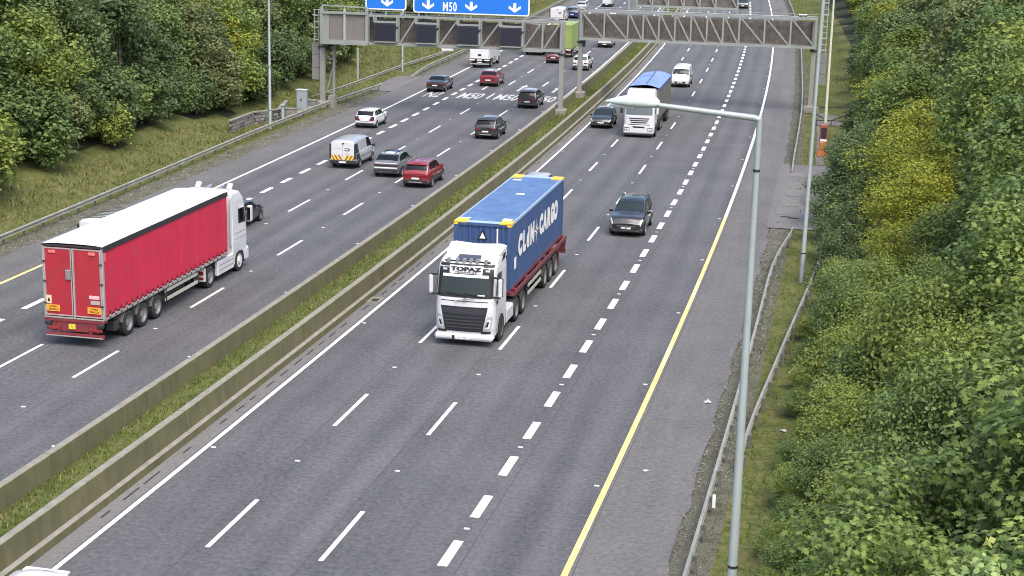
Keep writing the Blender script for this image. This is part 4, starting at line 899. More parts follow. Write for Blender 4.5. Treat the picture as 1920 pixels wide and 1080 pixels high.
# ---- right carriageway, coming towards the camera
car('suv', 92.6, -13.5, "black oncoming off-roader with bright headlights and a pale bonnet, nearest the thick dashes", BLACK, back=True, rails=True, emblem=True, roof_glass=True, scale=1.06)
car('hatch', 136.9, -21.4, "black oncoming hatchback beside the white fronted lorry", BLACK, back=True, scale=1.02)
car('van', 170.0, -17.3, "white oncoming van behind the blue roofed lorry", WHITE, back=True, cat="van", name="van", scale=1.0)
car('hatch', 100.4, -20.85, "silver car whose roof shows just above the blue container", SILV, back=True, scale=1.05)
car('suv', 32.6, -21.1, "pale car cut off by the bottom left corner of the picture", WHITE, back=True, scale=.98)
car('suv', 295.0, -13.3, "distant black oncoming car at the top edge, right of the sign frame", BLACK, back=True)

# ------------------------------------------------------------------ lorries
class Stack:
    """cab built of rounded-rectangle slices; levels (z, x_front, x_back, half width, corner radius)"""
    def __init__(s, lv): s.a = np.array(lv, float)
    def par(s, z): return [float(np.interp(z, s.a[:, 0], s.a[:, k])) for k in range(1, 5)]
    def front(s, z, y):
        xf, xb, hw, r = s.par(z); k = abs(y) - (hw - r)
        return xf - .10 * (y / hw) ** 2 - ((r - math.sqrt(max(r * r - k * k, 0))) if k > 0 else 0)
    def body(s, n=26):
        zs = np.unique(np.concatenate([s.a[:, 0], np.linspace(s.a[0, 0], s.a[-1, 0], n)])); G = []
        for z in zs:
            xf, xb, hw, r = s.par(z); half = [(s.front(z, y), y) for y in np.linspace(0, hw - r, 5)] + [(s.front(z, hw - r + r * math.sin(t)), hw - r + r * math.sin(t)) for t in np.linspace(.2, math.pi / 2 * .97, 5)]
            half += [(xf - .1 - r, hw)] + [(x, hw) for x in np.linspace(xf - .1 - r, xb + .05, 5)[1:]] + [(xb, hw - .05), (xb, 0)]
            G.append([(x, y, z) for x, y in half] + [(x, -y, z) for x, y in half[-2:0:-1]] + [(half[0][0], half[0][1], z)])
        b = MB(); b.grid(G); b.poly(G[0][:-1]); b.poly(G[-1][:-1]); return b
    def patch(s, ya0, ya1, z0, yb0, yb1, z1, off=.012, ny=10, nz=5):
        b = MB(); G = []
        for i in range(nz + 1):
            t = i / nz; z = z0 + (z1 - z0) * t; a, c = ya0 + (yb0 - ya0) * t, ya1 + (yb1 - ya1) * t
            G.append([(s.front(z, y) + off, y, z) for y in np.linspace(a, c, ny + 1)])
        return b.grid(G)
    def side(s, pts, sg, off=.012):
        """flat polygon on the cab side, pts (x,z)"""
        b = MB(); b.poly([(x, sg * (s.par(z)[2] + off), z) for x, z in pts]); return b
CURTAIN = mat("red_curtain", (.56, .022, .060), .55, var=.08, vscale=.9, dirt=(.42, .05, .08, .6), dscale=1.1, streak=.10)
REDDOOR = mat("red_door", (.36, .02, .035), .45, var=.12, vscale=1.4, dirt=(.22, .05, .05, .55), dscale=1.8)
RED_CH = mat("red_chassis", (.19, .028, .034), .6, var=.25, dirt=(.07, .05, .045, .7), dscale=2.5)
ROOFW = mat("white_roof_sheet", (.62, .62, .64), .5, var=.10, vscale=.8, dirt=(.42, .42, .42, .5), dscale=1.2)
GREY_RAIL = mat("aluminium_trim", (.45, .44, .43), .5, .4, dirt=(.25, .15, .14, .5))
ORANGE_B = mat("orange_board", (.80, .34, .03), .5)
def flat_text(parent, s, size, M, m, bold=.0, sx=1.0, name="lettering", space=1.0): me = text_mesh(s, size, bold, sx=sx, space=space); me.materials.append(m); return child(name, me, parent, M)
def faceM(o, xdir, ydir): z = Vector(xdir).cross(Vector(ydir)); x, y = Vector(xdir), Vector(ydir); return Matrix(((x.x, y.x, z.x, o[0]), (x.y, y.y, z.y, o[1]), (x.z, y.z, z.z, o[2]), (0, 0, 0, 1)))
def part(r, nm, m, fn, smooth=0, parent=None): b = MB(); fn(b); return b.obj(nm, m, parent or r, smooth)
def mudguard(r, x, y0, y1, R, m=PLASTIC, a0=.1, a1=math.pi - .1, nm="mudguard"):
    b = MB(); G = [[(x + R * math.cos(a), y, R - .08 + .5 * 0 + R * math.sin(a) - R * .0) for y in (y0, y1)] for a in np.linspace(a0, a1, 12)]; b.grid(G); return b.obj(nm, m, r)
def side_guard(r, x0, x1, y, zs, m): 
    for z in zs: b = MB(); b.box(x0, x1, y - .02, y + .02, z - .07, z + .07); b.obj("side_guard_bar", m, r)
    b = MB(); 
    for x in (x0 + .06, x1 - .06): b.box(x - .04, x + .04, y - .05, y - .021 if y > 0 else y + .05, zs[0] - .07, 1.1)
    b.obj("side_guard_bracket", CHASSIS, r)

# ---- red curtain-sided lorry driving away
def red_lorry():
    r = thing("articulated_lorry", "red curtain-sided articulated lorry with a white roof, largest vehicle on the left carriageway", "lorry", FR(61.6, -33.35, .006) @ Matrix.Scale(1.09, 4))
    H, W2, L = 4.15, 1.275, 12.75
    part(r, "front_bulkhead", CURTAIN, lambda b: b.box(L - .08, L - .004, -W2 + .02, W2 - .02, 1.22, H - .06))
    for sg in (1, -1):
        b = MB(); n = 136; G = []
        for k in range(n + 1):
            x = .10 + (L - .22) * k / n; w = .0035 * math.sin(k * 1.35) + .012 * math.sin(k * .31 + 1) * math.sin(k * .09) + .004 * math.sin(k * .53)
            G.append([(x, sg * (W2 + w * q), z) for z, q in ((1.30, 1.4), (1.7, 1), (2.6, .8), (3.6, .8), (H - .22, .4))])
        b.grid(G); b.obj("curtain", CURTAIN, r, 60)
        part(r, "side_rail", GREY_RAIL, lambda b: b.box(.02, L, sg * W2 - .03, sg * W2 + .03, 1.14, 1.24))
        part(r, "cant_rail", mat("dark_rail", (.03, .03, .035), .5), lambda b: b.box(0, L, sg * W2 - .04, sg * W2 + .028, H - .22, H - .035))
        st = MB().box(-.035, .035, -.012, .012, 0, .30).mesh("strap", mat("strap_dark", (.07, .015, .02), .7)); bk = MB().box(-.05, .05, -.02, .02, .08, .16).mesh("buckle", GREY_RAIL)
        for k in range(25):
            o = child("strap", st, r, Matrix.Translation((.45 + k * .498, sg * (W2 + .035), 1.17))); child("buckle", bk, o, Matrix.Identity(4))
        part(r, "corner_post", GREY_RAIL, lambda b: b.box(-.01, .10, sg * W2 - .06 if sg > 0 else -W2 - .028, sg * W2 + .028 if sg > 0 else -W2 + .06, 1.14, H - .04))
        part(r, "top_clearance_lamp", mat("lamp_pink", (.70, .16, .15), .4), lambda b: b.bevbox(.16, .22, sg * W2 + .002 if sg > 0 else -W2 - .05, sg * W2 + .05 if sg > 0 else -W2 - .002, H - .62, H - .28, .01))
    # roof with a slight sag between the bows
    b = MB(); G = []
    for k in range(55):
        x = L * k / 54; G.append([(x, y, H + .015 * (1 - (y / W2) ** 2) + (.035 if k % 3 == 0 else 0) * (1 - abs(y / W2) ** 6)) for y in np.linspace(-W2 - .02, W2 + .02, 9)])
    b.grid(G); b.obj("roof", ROOFW, r, 60)
    part(r, "roof_edge_trim", mat("dark_rail", (.03, .03, .035), .5), lambda b: (b.box(-.02, .04, -W2 - .02, W2 + .02, H - .09, H - .01)))
    # rear doors
    for sg in (1, -1):
        y0, y1 = sorted((sg * .035, sg * (W2 - .06)))
        d = part(r, "rear_door", REDDOOR, lambda b: b.box(-.03, .05, y0, y1, 1.24, H - .13))
        part(r, "f", GREY_RAIL, lambda b: [b.box(-.045, -.03, y0, y1, z, z + .05) for z in (1.24, H - .18)] + [b.box(-.045, -.031, y, y + .045, 1.29, H - .18) for y in (y0, y1 - .045)], parent=d).name = "door_frame"
        for z in (1.7, 2.6, 3.4): yy = y1 if sg > 0 else y0; part(r, "hinge", CHASSIS, lambda b: b.box(-.07, -.03, yy - .06, yy + .06, z, z + .07), parent=d)
        part(r, "marker_lamp", mat("lamp_pink", (.70, .16, .15), .4), lambda b: b.bevbox(-.07, -.03, sg * .85 - .15, sg * .85 + .15, H - .36, H - .24, .015), parent=d)
        bd = part(r, "long_vehicle_board", ORANGE_B, lambda b: b.box(-.075, -.05, *sorted((sg * .60, sg * 1.17)), 1.42, 1.68), parent=d)
    part(r, "locking_rod", GREY_RAIL, lambda b: b.tube([(-.07, -.04, 1.2), (-.07, -.04, H - .12)], .03, 8))
    part(r, "lock_box", mat("lock_grey", (.22, .2, .2), .6), lambda b: b.bevbox(-.12, -.03, .06, .28, 2.75, 3.15, .02))
    fM = lambda y, z: faceM((-.0765, y, z), (0, -1, 0), (0, 0, 1))
    for sg in (1, -1):
        flat_text(r, "LONG", .11, fM(sg * .885, 1.61), INK, .004); flat_text(r, "VEHICLE", .11, fM(sg * .885, 1.49), INK, .004)
    part(r, "hazard_placard", mat("placard_cream", (.72, .55, .35), .5), lambda b: b.box(-.06, -.048, .95, 1.17, 1.72, 2.06))
    part(r, "placard_mark", INK, lambda b: b.poly([(-.064, 1.06 + q, 1.80 + w) for q, w in ((-.06, 0), (.06, 0), (.04, .1), (0, .17), (-.04, .1))]))
    part(r, "pink_notice", mat("notice_pink", (.75, .42, .42), .5), lambda b: b.box(-.06, -.048, -1.12, -.68, 2.02, 2.16))
    part(r, "grey_notice", mat("notice_grey", (.4, .33, .33), .5), lambda b: b.box(-.06, -.048, -1.14, -.74, 1.80, 1.96))
    # rear frame, lights, plate, bumper
    part(r, "rear_sill", RED_CH, lambda b: b.box(-.06, .3, -W2, W2, 1.02, 1.20)); part(r, "sill_edge", GREY_RAIL, lambda b: b.box(-.075, -.06, -W2, W2, 1.15, 1.2))
    part(r, "light_board", RED_CH, lambda b: b.box(-.02, .12, -W2 + .2, W2 - .2, .62, 1.02))
    bu = part(r, "rear_bumper", RED_CH, lambda b: b.box(-.10, .06, -W2 + .03, W2 - .03, .40, .54)); part(r, "under_bar", GREY_RAIL, lambda b: b.box(-.11, -.10, -W2 + .03, W2 - .03, .41, .45), parent=bu)
    for sg in (1, -1):
        part(r, "tail_light", mat("dim_red_lens", (.22, .02, .02), .3), lambda b: b.bevbox(-.09, -.02, *sorted((sg * .62, sg * 1.2)), .66, .78, .02)); part(r, "rubber_buffer", PLASTIC, lambda b: b.bevbox(-.14, .02, *sorted((sg * 1.0, sg * 1.27)), .84, 1.02, .03))
        part(r, "bumper_arm", RED_CH, lambda b: b.box(-.06, .1, *sorted((sg * .62, sg * .74)), .5, .9))
    part(r, "number_plate", PLATE_Y, lambda b: b.box(-.05, -.022, -.02, .26, .72, .92)); flat_text(r, "08 D", .07, faceM((-.0515, .12, .86), (0, -1, 0), (0, 0, 1)), INK); flat_text(r, "2143", .07, faceM((-.0515, .12, .77), (0, -1, 0), (0, 0, 1)), INK)
    part(r, "spare_carrier", PLASTIC, lambda b: b.box(.15, .5, -.75, .15, .35, .68))
    # underbody
    part(r, "chassis_rail", CHASSIS, lambda b: (b.box(.3, L - .2, -.55, -.40, .85, 1.13), b.box(.3, L - .2, .40, .55, .85, 1.13), b.box(.1, L - .1, -W2 + .04, W2 - .04, 1.10, 1.14)))
    for x in (2.2, 3.55, 4.95):
        part(r, "axle", CHASSIS, lambda b: b.tube([(x, -1.0, .5), (x, 1.0, .5)], .09, 8))
        for sg in (1, -1):
            wheel(r, x, sg * 1.06, .52, .39, 'deep'); b = MB(); G = [[(x + .62 * math.cos(a), sg * y, .52 + .62 * math.sin(a)) for y in (.80, 1.26)] for a in np.linspace(.25, math.pi - .25, 12)]; b.grid(G); b.obj("mudguard", mat("mudguard_grey", (.13, .13, .125), .6), r, 60)
    side_guard(r, 5.75, 9.3, -1.24, (.62, 1.0), mat("guard_alu", (.55, .54, .46), .5, .3)); side_guard(r, 5.75, 9.3, 1.24, (.62, 1.0), mat("guard_alu", (.55, .54, .46), .5, .3))
    part(r, "tool_box", CHASSIS, lambda b: b.bevbox(1.0, 1.45, -1.2, -.8, .45, .85, .03)); part(r, "pallet_box", CHASSIS, lambda b: b.bevbox(5.9, 8.6, -.9, .9, .5, .95, .05))
    part(r, "landing_leg", CHASSIS, lambda b: (b.box(9.3, 9.45, -.8, -.65, .3, 1.1), b.box(9.3, 9.45, .65, .8, .3, 1.1)))
    # tractor unit
    before = set(COL.objects)
    cab = Stack([(.95, 16.42, 14.45, 1.23, .25), (1.5, 16.50, 14.42, 1.25, .28), (2.1, 16.46, 14.40, 1.25, .28), (3.0, 16.30, 14.40, 1.24, .28), (3.5, 16.15, 14.42, 1.22, .3), (3.85, 15.75, 14.45, 1.18, .3), (3.98, 15.2, 14.5, 1.12, .25)])
    cb = cab.body().obj("cab", W_PAINT, r, 40)
    for sg in (1, -1):
        cab.side([(15.15, 2.35), (16.0, 2.3), (15.92, 3.02), (15.15, 3.05)], sg).obj("door_window", GLASS, r)
        cab.side([(15.08, 1.25), (15.10, 1.25), (15.10, 3.15), (15.08, 3.15)], sg, .006).obj("door_seam", INK, r)
        for z in (1.62, 1.9): cab.side([(14.7, z), (16.2, z - .02), (16.2, z), (14.7, z + .02)], sg, .006).obj("panel_crease", GREYM, r)
        part(r, "side_deflector", W_PAINT, lambda b: b.box(14.3, 14.44, sg * 1.2 - .02, sg * 1.2 + .02, 1.4, 3.7))
        part(r, "mirror", W_PAINT, lambda b: b.bevbox(16.0, 16.25, *sorted((sg * 1.34, sg * 1.56)), 2.28, 3.05, .05)); part(r, "mirror_glass", GLASS, lambda b: b.box(15.985, 15.998, *sorted((sg * 1.37, sg * 1.53)), 2.34, 2.98)); part(r, "mirror_arm", PLASTIC, lambda b: b.bar((16.1, sg * 1.2, 2.95), (16.1, sg * 1.4, 2.98), .06))
        part(r, "sun_visor_lamp", W_PAINT, lambda b: b.tube([(15.1, sg * .8, 3.95), (15.3, sg * .8, 4.14), (15.5, sg * .8, 4.12)], [.13, .14, .09], 10), 50)
        part(r, "side_skirt", W_PAINT, lambda b: b.bevbox(12.55, 14.55, *sorted((sg * 1.05, sg * 1.25)), .32, 1.02, .04)); 
        for z in (.55, .78): part(r, "skirt_crease", GREYM, lambda b: b.box(12.7, 14.4, *sorted((sg * 1.252, sg * 1.257)), z, z + .025))
        b = MB(); G = [[(15.22 + q * math.cos(a), sg * y, .52 + q * math.sin(a)) for q, y in ((.58, 1.24), (.80, 1.255))] for a in np.linspace(-.1, math.pi + .1, 16)]; b.grid(G); b.obj("wheel_arch", W_PAINT, r, 50)
        part(r, "front_corner", W_PAINT, lambda b: b.bevbox(15.95, 16.48, *sorted((sg * .95, sg * 1.24)), .34, 1.0, .08)); part(r, "entry_step", PLASTIC, lambda b: b.box(15.8, 16.0, *sorted((sg * 1.05, sg * 1.22)), .35, .9))
        part(r, "rear_wing", W_PAINT, lambda b: b.box(10.98, 11.06, *sorted((sg * .72, sg * 1.27)), .42, 1.05)); part(r, "wing_lamp", mat("dim_red_lens", (.22, .02, .02), .3), lambda b: (b.box(10.955, 10.978, *sorted((sg * .78, sg * 1.2)), .72, .88), b.box(10.955, 10.978, *sorted((sg * .78, sg * 1.2)), .5, .62)))
        b = MB(); G = [[(11.65 + .62 * math.cos(a), sg * y, .52 + .62 * math.sin(a)) for y in (.72, 1.26)] for a in np.linspace(.35, math.pi - .1, 12)]; b.grid(G); b.obj("mudguard", PLASTIC, r, 60)
        wheel(r, 15.22, sg * 1.06, .52, .36, 'white'); wheel(r, 11.65, sg * 1.0, .52, .5, 'deep')
        part(r, "headlight", LAMPGLASS, lambda b: b.bevbox(16.38, 16.5, *sorted((sg * .75, sg * 1.1)), .75, .95, .03))
    cab.patch(-1.08, 1.08, 2.15, -1.02, 1.02, 3.15).obj("windscreen", GLASS2, r); cab.patch(-.9, .9, 1.05, -.95, .95, 1.9).obj("grille", PLASTIC, r)
    part(r, "front_bumper", W_PAINT, lambda b: b.bevbox(16.15, 16.52, -1.0, 1.0, .32, .95, .08)); part(r, "tractor_chassis", CHASSIS, lambda b: (b.box(10.9, 16.0, -.45, .45, .55, .95), b.box(11.0, 14.3, -1.05, 1.05, .96, 1.02)))
    part(r, "air_tank", CHASSIS, lambda b: b.bevbox(14.0, 14.4, -.9, .9, 1.2, 3.2, .05)); part(r, "air_horn", CHROME, lambda b: (b.tube([(14.9, .3, 4.02), (15.6, .3, 4.04)], [.03, .07], 8), b.tube([(14.9, -.3, 4.02), (15.6, -.3, 4.04)], [.03, .07], 8)))
    for o in COL.objects:
        if o not in before and o.parent == r: o.matrix_basis = Matrix.Translation((-.98, 0, 0)) @ o.matrix_basis
red_lorry()

# ---- white fronted lorry carrying the blue container
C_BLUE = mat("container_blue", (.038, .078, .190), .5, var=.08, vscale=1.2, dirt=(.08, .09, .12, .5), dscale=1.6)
C_RUST = mat("container_rust", (.14, .035, .04), .7, var=.3, vscale=2, dirt=(.06, .08, .15, .6), dscale=2)
C_YEL = mat("corner_yellow", (.75, .50, .04), .5, dirt=(.5, .35, .1, .4))
def container_lorry():
    r = thing("articulated_lorry", "white cabbed articulated lorry reading TOPAZ, carrying the blue container", "lorry", FR(66.55, -17.17, .006, back=True) @ Matrix.Scale(1.09, 4))
    # local x: 0 at the front bumper, negative towards the tail
    cab = Stack([(.42, -.06, -2.35, 1.22, .30), (.75, 0, -2.35, 1.24, .30), (1.5, -.02, -2.35, 1.25, .30), (1.95, -.06, -2.35, 1.25, .30), (2.0, -.07, -2.35, 1.245, .28), (3.0, -.29, -2.35, 1.235, .28), (3.22, -.35, -2.35, 1.22, .30), (3.4, -.58, -2.35, 1.18, .30), (3.52, -.95, -2.35, 1.12, .28), (3.58, -1.5, -2.35, 1.06, .22)])
    cab.body(34).obj("cab", W_PAINT, r, 40)
    # roof deflector
    d = MB(); rows = [(-1.10, 3.50, 1.04, .02), (-1.45, 3.62, 1.1, .1), (-1.9, 3.73, 1.16, .16), (-2.5, 3.84, 1.2, .22)]; G = []
    for x, z, w, dr in rows: G.append([(x, -w, z - dr - .25), (x + .03, -w, z - .06), (x + .05, -w * .8, z), (x + .08, 0, z - .06 if x < -2 else z), (x + .05, w * .8, z), (x + .03, w, z - .06), (x, w, z - dr - .25)])
    d.grid(G); d.poly([(-2.5, -1.2, 3.4), (-2.5, -1.2, 3.78), (-2.5, 1.2, 3.78), (-2.5, 1.2, 3.4)]); d.obj("roof_deflector", W_PAINT, r, 40)
    for sg in (1, -1): part(r, "deflector_vent", INK, lambda b: b.poly([(-1.5, sg * 1.215, 3.30), (-2.0, sg * 1.235, 3.36), (-2.2, sg * 1.225, 3.58), (-1.9, sg * 1.2, 3.56)]))
    # windscreen, visor, light box
    cab.patch(-1.17, 1.17, 2.02, -1.12, 1.12, 3.34, .014, 20, 14).obj("screen_surround", INK, r, 40)
    cab.patch(-1.03, 1.03, 2.16, -1.0, 1.0, 2.88, .022, 16, 8).obj("windscreen", GLASS2, r, 40)
    cab.patch(-.95, .95, 2.84, -.95, .95, 2.95, .035, 12, 1).obj("sun_strip", SIGN_WHITE, r)
    cab.patch(-.68, .68, 2.98, -.70, .70, 3.28, .032, 12, 6).obj("light_box", SIGN_WHITE, r)
    t = Vector((-.28, 0, 1)).normalized()
    flat_text(r, "TOPAZ", .22, faceM((-.262, 0, 3.165), (0, 1, 0), t), INK, .014, 1.75); flat_text(r, "TRANSPORT", .085, faceM((-.225, 0, 3.03), (0, 1, 0), t), INK, .004, 1.6, space=1.25)
    for sg in (1, -1): cab.patch(*sorted((sg * .80, sg * .98)), 3.08, *sorted((sg * .80, sg * .98)), 3.16, .022, 3, 1).obj("position_lamp", SILV, r)
    wi = part(r, "wiper", INK, lambda b: (b.bar((-.02, .1, 2.10), (-.09, -.75, 2.22), .025), b.bar((-.02, .75, 2.10), (-.09, -.05, 2.2), .025)))
    part(r, "tax_disc", SIGN_WHITE, lambda b: b.box(-.075, -.068, .55, .85, 2.13, 2.18))
    # roof lamps and vents
    part(r, "roof_hatch", mat("hatch_grey", (.06, .06, .075), .3), lambda b: b.add([(-.66, -.5, 3.50), (-.66, .5, 3.50), (-1.08, .46, 3.60), (-1.08, -.46, 3.60)], [(0, 1, 2, 3)]))
    for y in (-.78, -.42, -.14, .14, .42, .78): part(r, "spot_lamp", CHROME, lambda b: b.tube([(-.60, y, 3.47), (-.48, y, 3.47)], [.09, .08], 10))
    part(r, "lamp_bar", INK, lambda b: b.bar((-.60, -.95, 3.42), (-.60, .95, 3.42), .05))
    # face below the screen
    cab.patch(-.98, .98, 1.86, -1.0, 1.0, 1.89, .008, 10, 1).obj("panel_gap", INK, r)
    cab.patch(-.78, .78, .62, -.98, .98, 1.66, .02, 14, 6).obj("grille", mat("grille_dark", (.02, .022, .028), .5), r, 40)
    for k, z in enumerate((.78, .92, 1.06, 1.20)): w = .70 + .05 * k; cab.patch(-w, w, z, -w - .01, w + .01, z + .045, .05, 10, 1).obj("grille_bar", mat("grille_bar", (.05, .053, .06), .35), r)
    cab.patch(-.86, .86, 1.36, -.9, .9, 1.6, .035, 12, 1).obj("grille_mesh", mat("grille_mesh", (.03, .032, .04), .6), r)
    part(r, "badge_bar", CHROME, lambda b: b.bar((.02, -.40, 1.89), (-.0, .46, 2.03), .03)); part(r, "badge", CHROME, lambda b: b.tube([(-.02, .03, 1.96), (.03, .03, 1.96)], .07, 14))
    for sg in (1, -1):
        hs = cab.patch(*sorted((sg * .80, sg * 1.10)), .70, *sorted((sg * .98, sg * 1.18)), 1.28, .022, 6, 4).obj("headlight_surround", SILV, r); h = cab.patch(*sorted((sg * .88, sg * 1.06)), .80, *sorted((sg * .98, sg * 1.12)), 1.16, .035, 4, 3).obj("headlight", LAMPGLASS, r); cab.patch(*sorted((sg * .90, sg * 1.0)), .86, *sorted((sg * .98, sg * 1.06)), 1.08, .045, 3, 2).obj("lamp_reflector", INK, h)
        cab.patch(*sorted((sg * .72, sg * 1.1)), .56, *sorted((sg * .74, sg * 1.12)), .66, .025, 5, 1).obj("fog_lamp", INK, r)
    part(r, "front_bumper", W_PAINT, lambda b: b.bevbox(-.45, .06, -1.22, 1.22, .26, .50, .08)); part(r, "number_plate", PLATE_W, lambda b: b.box(.062, .075, -.34, .26, .32, .43)); part(r, "tow_eye", INK, lambda b: b.box(.062, .08, -.46, -.36, .30, .46))
    flat_text(r, "152 D 3816", .085, faceM((.0765, -.04, .375), (0, 1, 0), (0, 0, 1)), INK)
    for sg in (1, -1):
        cab.side([(-.42, 2.1), (-1.35, 2.1), (-1.35, 2.95), (-.60, 2.98)], sg).obj("door_window", GLASS, r); cab.side([(-1.42, 1.1), (-1.44, 1.1), (-1.44, 3.1), (-1.42, 3.1)], sg, .006).obj("door_seam", INK, r)
        cab.side([(-.5, 1.72), (-.75, 1.72), (-.72, 1.9), (-.45, 1.9)], sg).obj("side_vent", INK, r)
        part(r, "door_handle", PLASTIC, lambda b: b.box(-1.38, -1.2, sg * 1.25 - .02, sg * 1.25 + .02, 1.86, 1.92)); flat_text(r, "FH", .16, faceM((-.62, sg * 1.262, 1.6), (-sg, 0, 0), (0, 0, 1)), INK) if False else None
        mh = part(r, "mirror", W_PAINT, lambda b: (b.bevbox(-.30, -.14, *sorted((sg * 1.36, sg * 1.53)), 2.1, 2.86, .05))); [part(r, "mirror_arm", PLASTIC, lambda b: b.bar((-.3, sg * 1.15, z), (-.22, sg * 1.45, z), .07), parent=mh) for z in (2.88, 2.07)]; part(r, "mirror_face", PLASTIC, lambda b: b.box(-.335, -.321, *sorted((sg * 1.39, sg * 1.55)), 2.1, 2.86), parent=mh)
        b = MB(); G = [[(-1.40 + q * math.cos(a), sg * y, .53 + q * math.sin(a)) for q, y in ((.58, 1.25), (.76, 1.262))] for a in np.linspace(-.05, math.pi + .05, 16)]; b.grid(G); b.obj("wheel_arch", W_PAINT, r, 50)
        b = MB(); b.poly([(-1.40 + .6 * math.cos(a), sg * 1.256, .53 + .6 * math.sin(a)) for a in np.linspace(0, 2 * math.pi, 24, endpoint=False)]); b.obj("wheel_well", INK, r)
        wheel(r, -1.40, sg * 1.10, .52, .36, 'deep')
        part(r, "fuel_tank", W_PAINT, lambda b: b.bevbox(-3.9, -2.4, *sorted((sg * .75, sg * 1.24)), .38, 1.0, .08)); part(r, "tank_step", PLASTIC, lambda b: b.box(-2.55, -2.15, *sorted((sg * 1.05, sg * 1.22)), .35, 1.0))
        for x in (-4.55, -5.9): wheel(r, x, sg * 1.02, .52, .45, 'deep'); b = MB(); G = [[(x + .62 * math.cos(a), sg * y, .52 + .62 * math.sin(a)) for y in (.75, 1.26)] for a in np.linspace(.35, math.pi - .35, 12)]; b.grid(G); b.obj("mudguard", PLASTIC, r, 60)
        for x in (-10.85, -12.18, -13.5): wheel(r, x, sg * 1.06, .52, .39, 'deep'); b = MB(); G = [[(x + .62 * math.cos(a), sg * y, .52 + .62 * math.sin(a)) for y in (.8, 1.26)] for a in np.linspace(.3, math.pi - .3, 12)]; b.grid(G); b.obj("mudguard", PLASTIC, r, 60)
    part(r, "tractor_chassis", CHASSIS, lambda b: b.box(-6.9, -1.0, -.45, .45, .6, 1.0)); part(r, "exhaust_stack", GREYM, lambda b: b.box(-2.75, -2.45, -1.0, 1.0, 1.0, 2.4))
    # skeletal trailer
    TR = mat("trailer_red", (.15, .035, .04), .6, var=.2, dirt=(.12, .07, .07, .6), dscale=2)
    part(r, "trailer_beam", TR, lambda b: (b.box(-16.2, -4.0, -.6, -.42, 1.05, 1.38), b.box(-16.2, -4.0, .42, .6, 1.05, 1.38)))
    for sg in (1, -1): part(r, "trailer_side_rail", TR, lambda b: b.box(-16.3, -4.1, *sorted((sg * 1.15, sg * 1.24)), 1.22, 1.38))
    for x in (-4.2, -7.2, -10.2, -13.2, -16.1): part(r, "trailer_bolster", TR, lambda b: b.box(x - .12, x + .12, -1.22, 1.22, 1.2, 1.40))
    for sg in (1, -1): side_guard(r, -10.0, -7.1, sg * 1.2, (.62, .98), mat("guard_alu", (.55, .54, .46), .5, .3)); part(r, "red_corner_lamp", TAIL, lambda b: b.bevbox(-4.25, -4.1, *sorted((sg * 1.1, sg * 1.24)), 1.42, 1.55, .02)); part(r, "landing_leg", CHASSIS, lambda b: b.box(-6.95, -6.8, sg * .7 - .07, sg * .7 + .07, .3, 1.1))
    part(r, "rear_bumper", TR, lambda b: (b.box(-16.35, -16.2, -1.22, 1.22, .5, .7), b.box(-16.3, -16.15, -1.22, 1.22, .95, 1.25), b.box(-16.28, -16.2, -1.2, -.9, .6, 1.0), b.box(-16.28, -16.2, .9, 1.2, .6, 1.0))); part(r, "mud_flap", TR, lambda b: (b.box(-14.3, -14.27, -1.26, -.85, .3, 1.1), b.box(-14.3, -14.27, .85, 1.26, .3, 1.1)))
    # the container rests on the trailer
    c = thing("shipping_container", "long blue shipping container with white CLdN CARGO lettering and yellow roof corners", "container", FR(66.3, -17.36, .006, back=True) @ Matrix.Scale(1.09, 4) @ Matrix.Translation((-4.05, 0, 1.405)))
    L, W2, H = 12.19, 1.25, 2.98
    def corr(n, L_): 
        pts = []; p = L_ / n
        for k in range(n): a = k * p; pts += [(a, 0), (a + .36 * p, 0), (a + .5 * p, 1), (a + .86 * p, 1)]
        return pts + [(L_, 0)]
    for sg in (1, -1):
        b = MB(); G = [[(-.12 - x, sg * (W2 - .012 - .036 * q), z) for z in (.14, H - .12)] for x, q in corr(43, L - .24)]; b.grid(G); b.obj("side_wall", C_BLUE, c)
        part(c, "top_side_rail", mat("rail_pale_blue", (.30, .42, .62), .45), lambda b: b.box(-L, 0, *sorted((sg * (W2 - .06), sg * W2)), H - .12, H - .0))
        part(c, "bottom_side_rail", C_RUST, lambda b: b.box(-L, 0, *sorted((sg * (W2 - .06), sg * W2)), 0, .15))
        for x in (-.08, -L + .08): part(c, "corner_post", C_BLUE if x < -1 else C_BLUE, lambda b: b.box(x - .08, x + .08, *sorted((sg * (W2 - .16), sg * (W2 + .003))), .12, H - .10))
        for x in (-.35, -L + .35): part(c, "corner_plate", C_YEL, lambda b: b.box(x - .36, x + .36, *sorted((sg * (W2 - .52), sg * (W2 + .006))), H - .04, H + .018))
        for x in (-.12, -L + .12):
            for z in (.06, H - .06): part(c, "corner_casting", C_RUST if z < 1 else C_YEL, lambda b: b.box(x - .13, x + .13, *sorted((sg * (W2 - .17), sg * (W2 + .009))), z - .07, z + .06))
    b = MB(); G = [[(-.05 - .04 * q, -W2 + .16 + y, z) for z in (.14, H - .14)] for y, q in corr(9, 2 * W2 - .32)]; b.grid(G); b.obj("front_wall", C_BLUE, c)
    part(c, "front_header", C_BLUE, lambda b: (b.box(-.14, -.01, -W2 + .1, W2 - .1, H - .15, H - .02), b.box(-.14, -.01, -W2 + .1, W2 - .1, 0, .15)))
    for sg in (1, -1): part(c, "rear_door", C_BLUE, lambda b: b.box(-L - .0, -L + .06, *sorted((sg * .02, sg * (W2 - .1))), .12, H - .1))
    b = MB(); G = [[(-.45 - x, y, H - .035 - .025 * q) for y in np.linspace(-W2 + .05, W2 - .05, 3)] for x, q in corr(44, L - .9)]; b.grid(G); b.obj("roof", mat("roof_blue", (.060, .125, .27), .5, var=.16, vscale=1, dirt=(.16, .22, .32, .5), dscale=1.4), c)
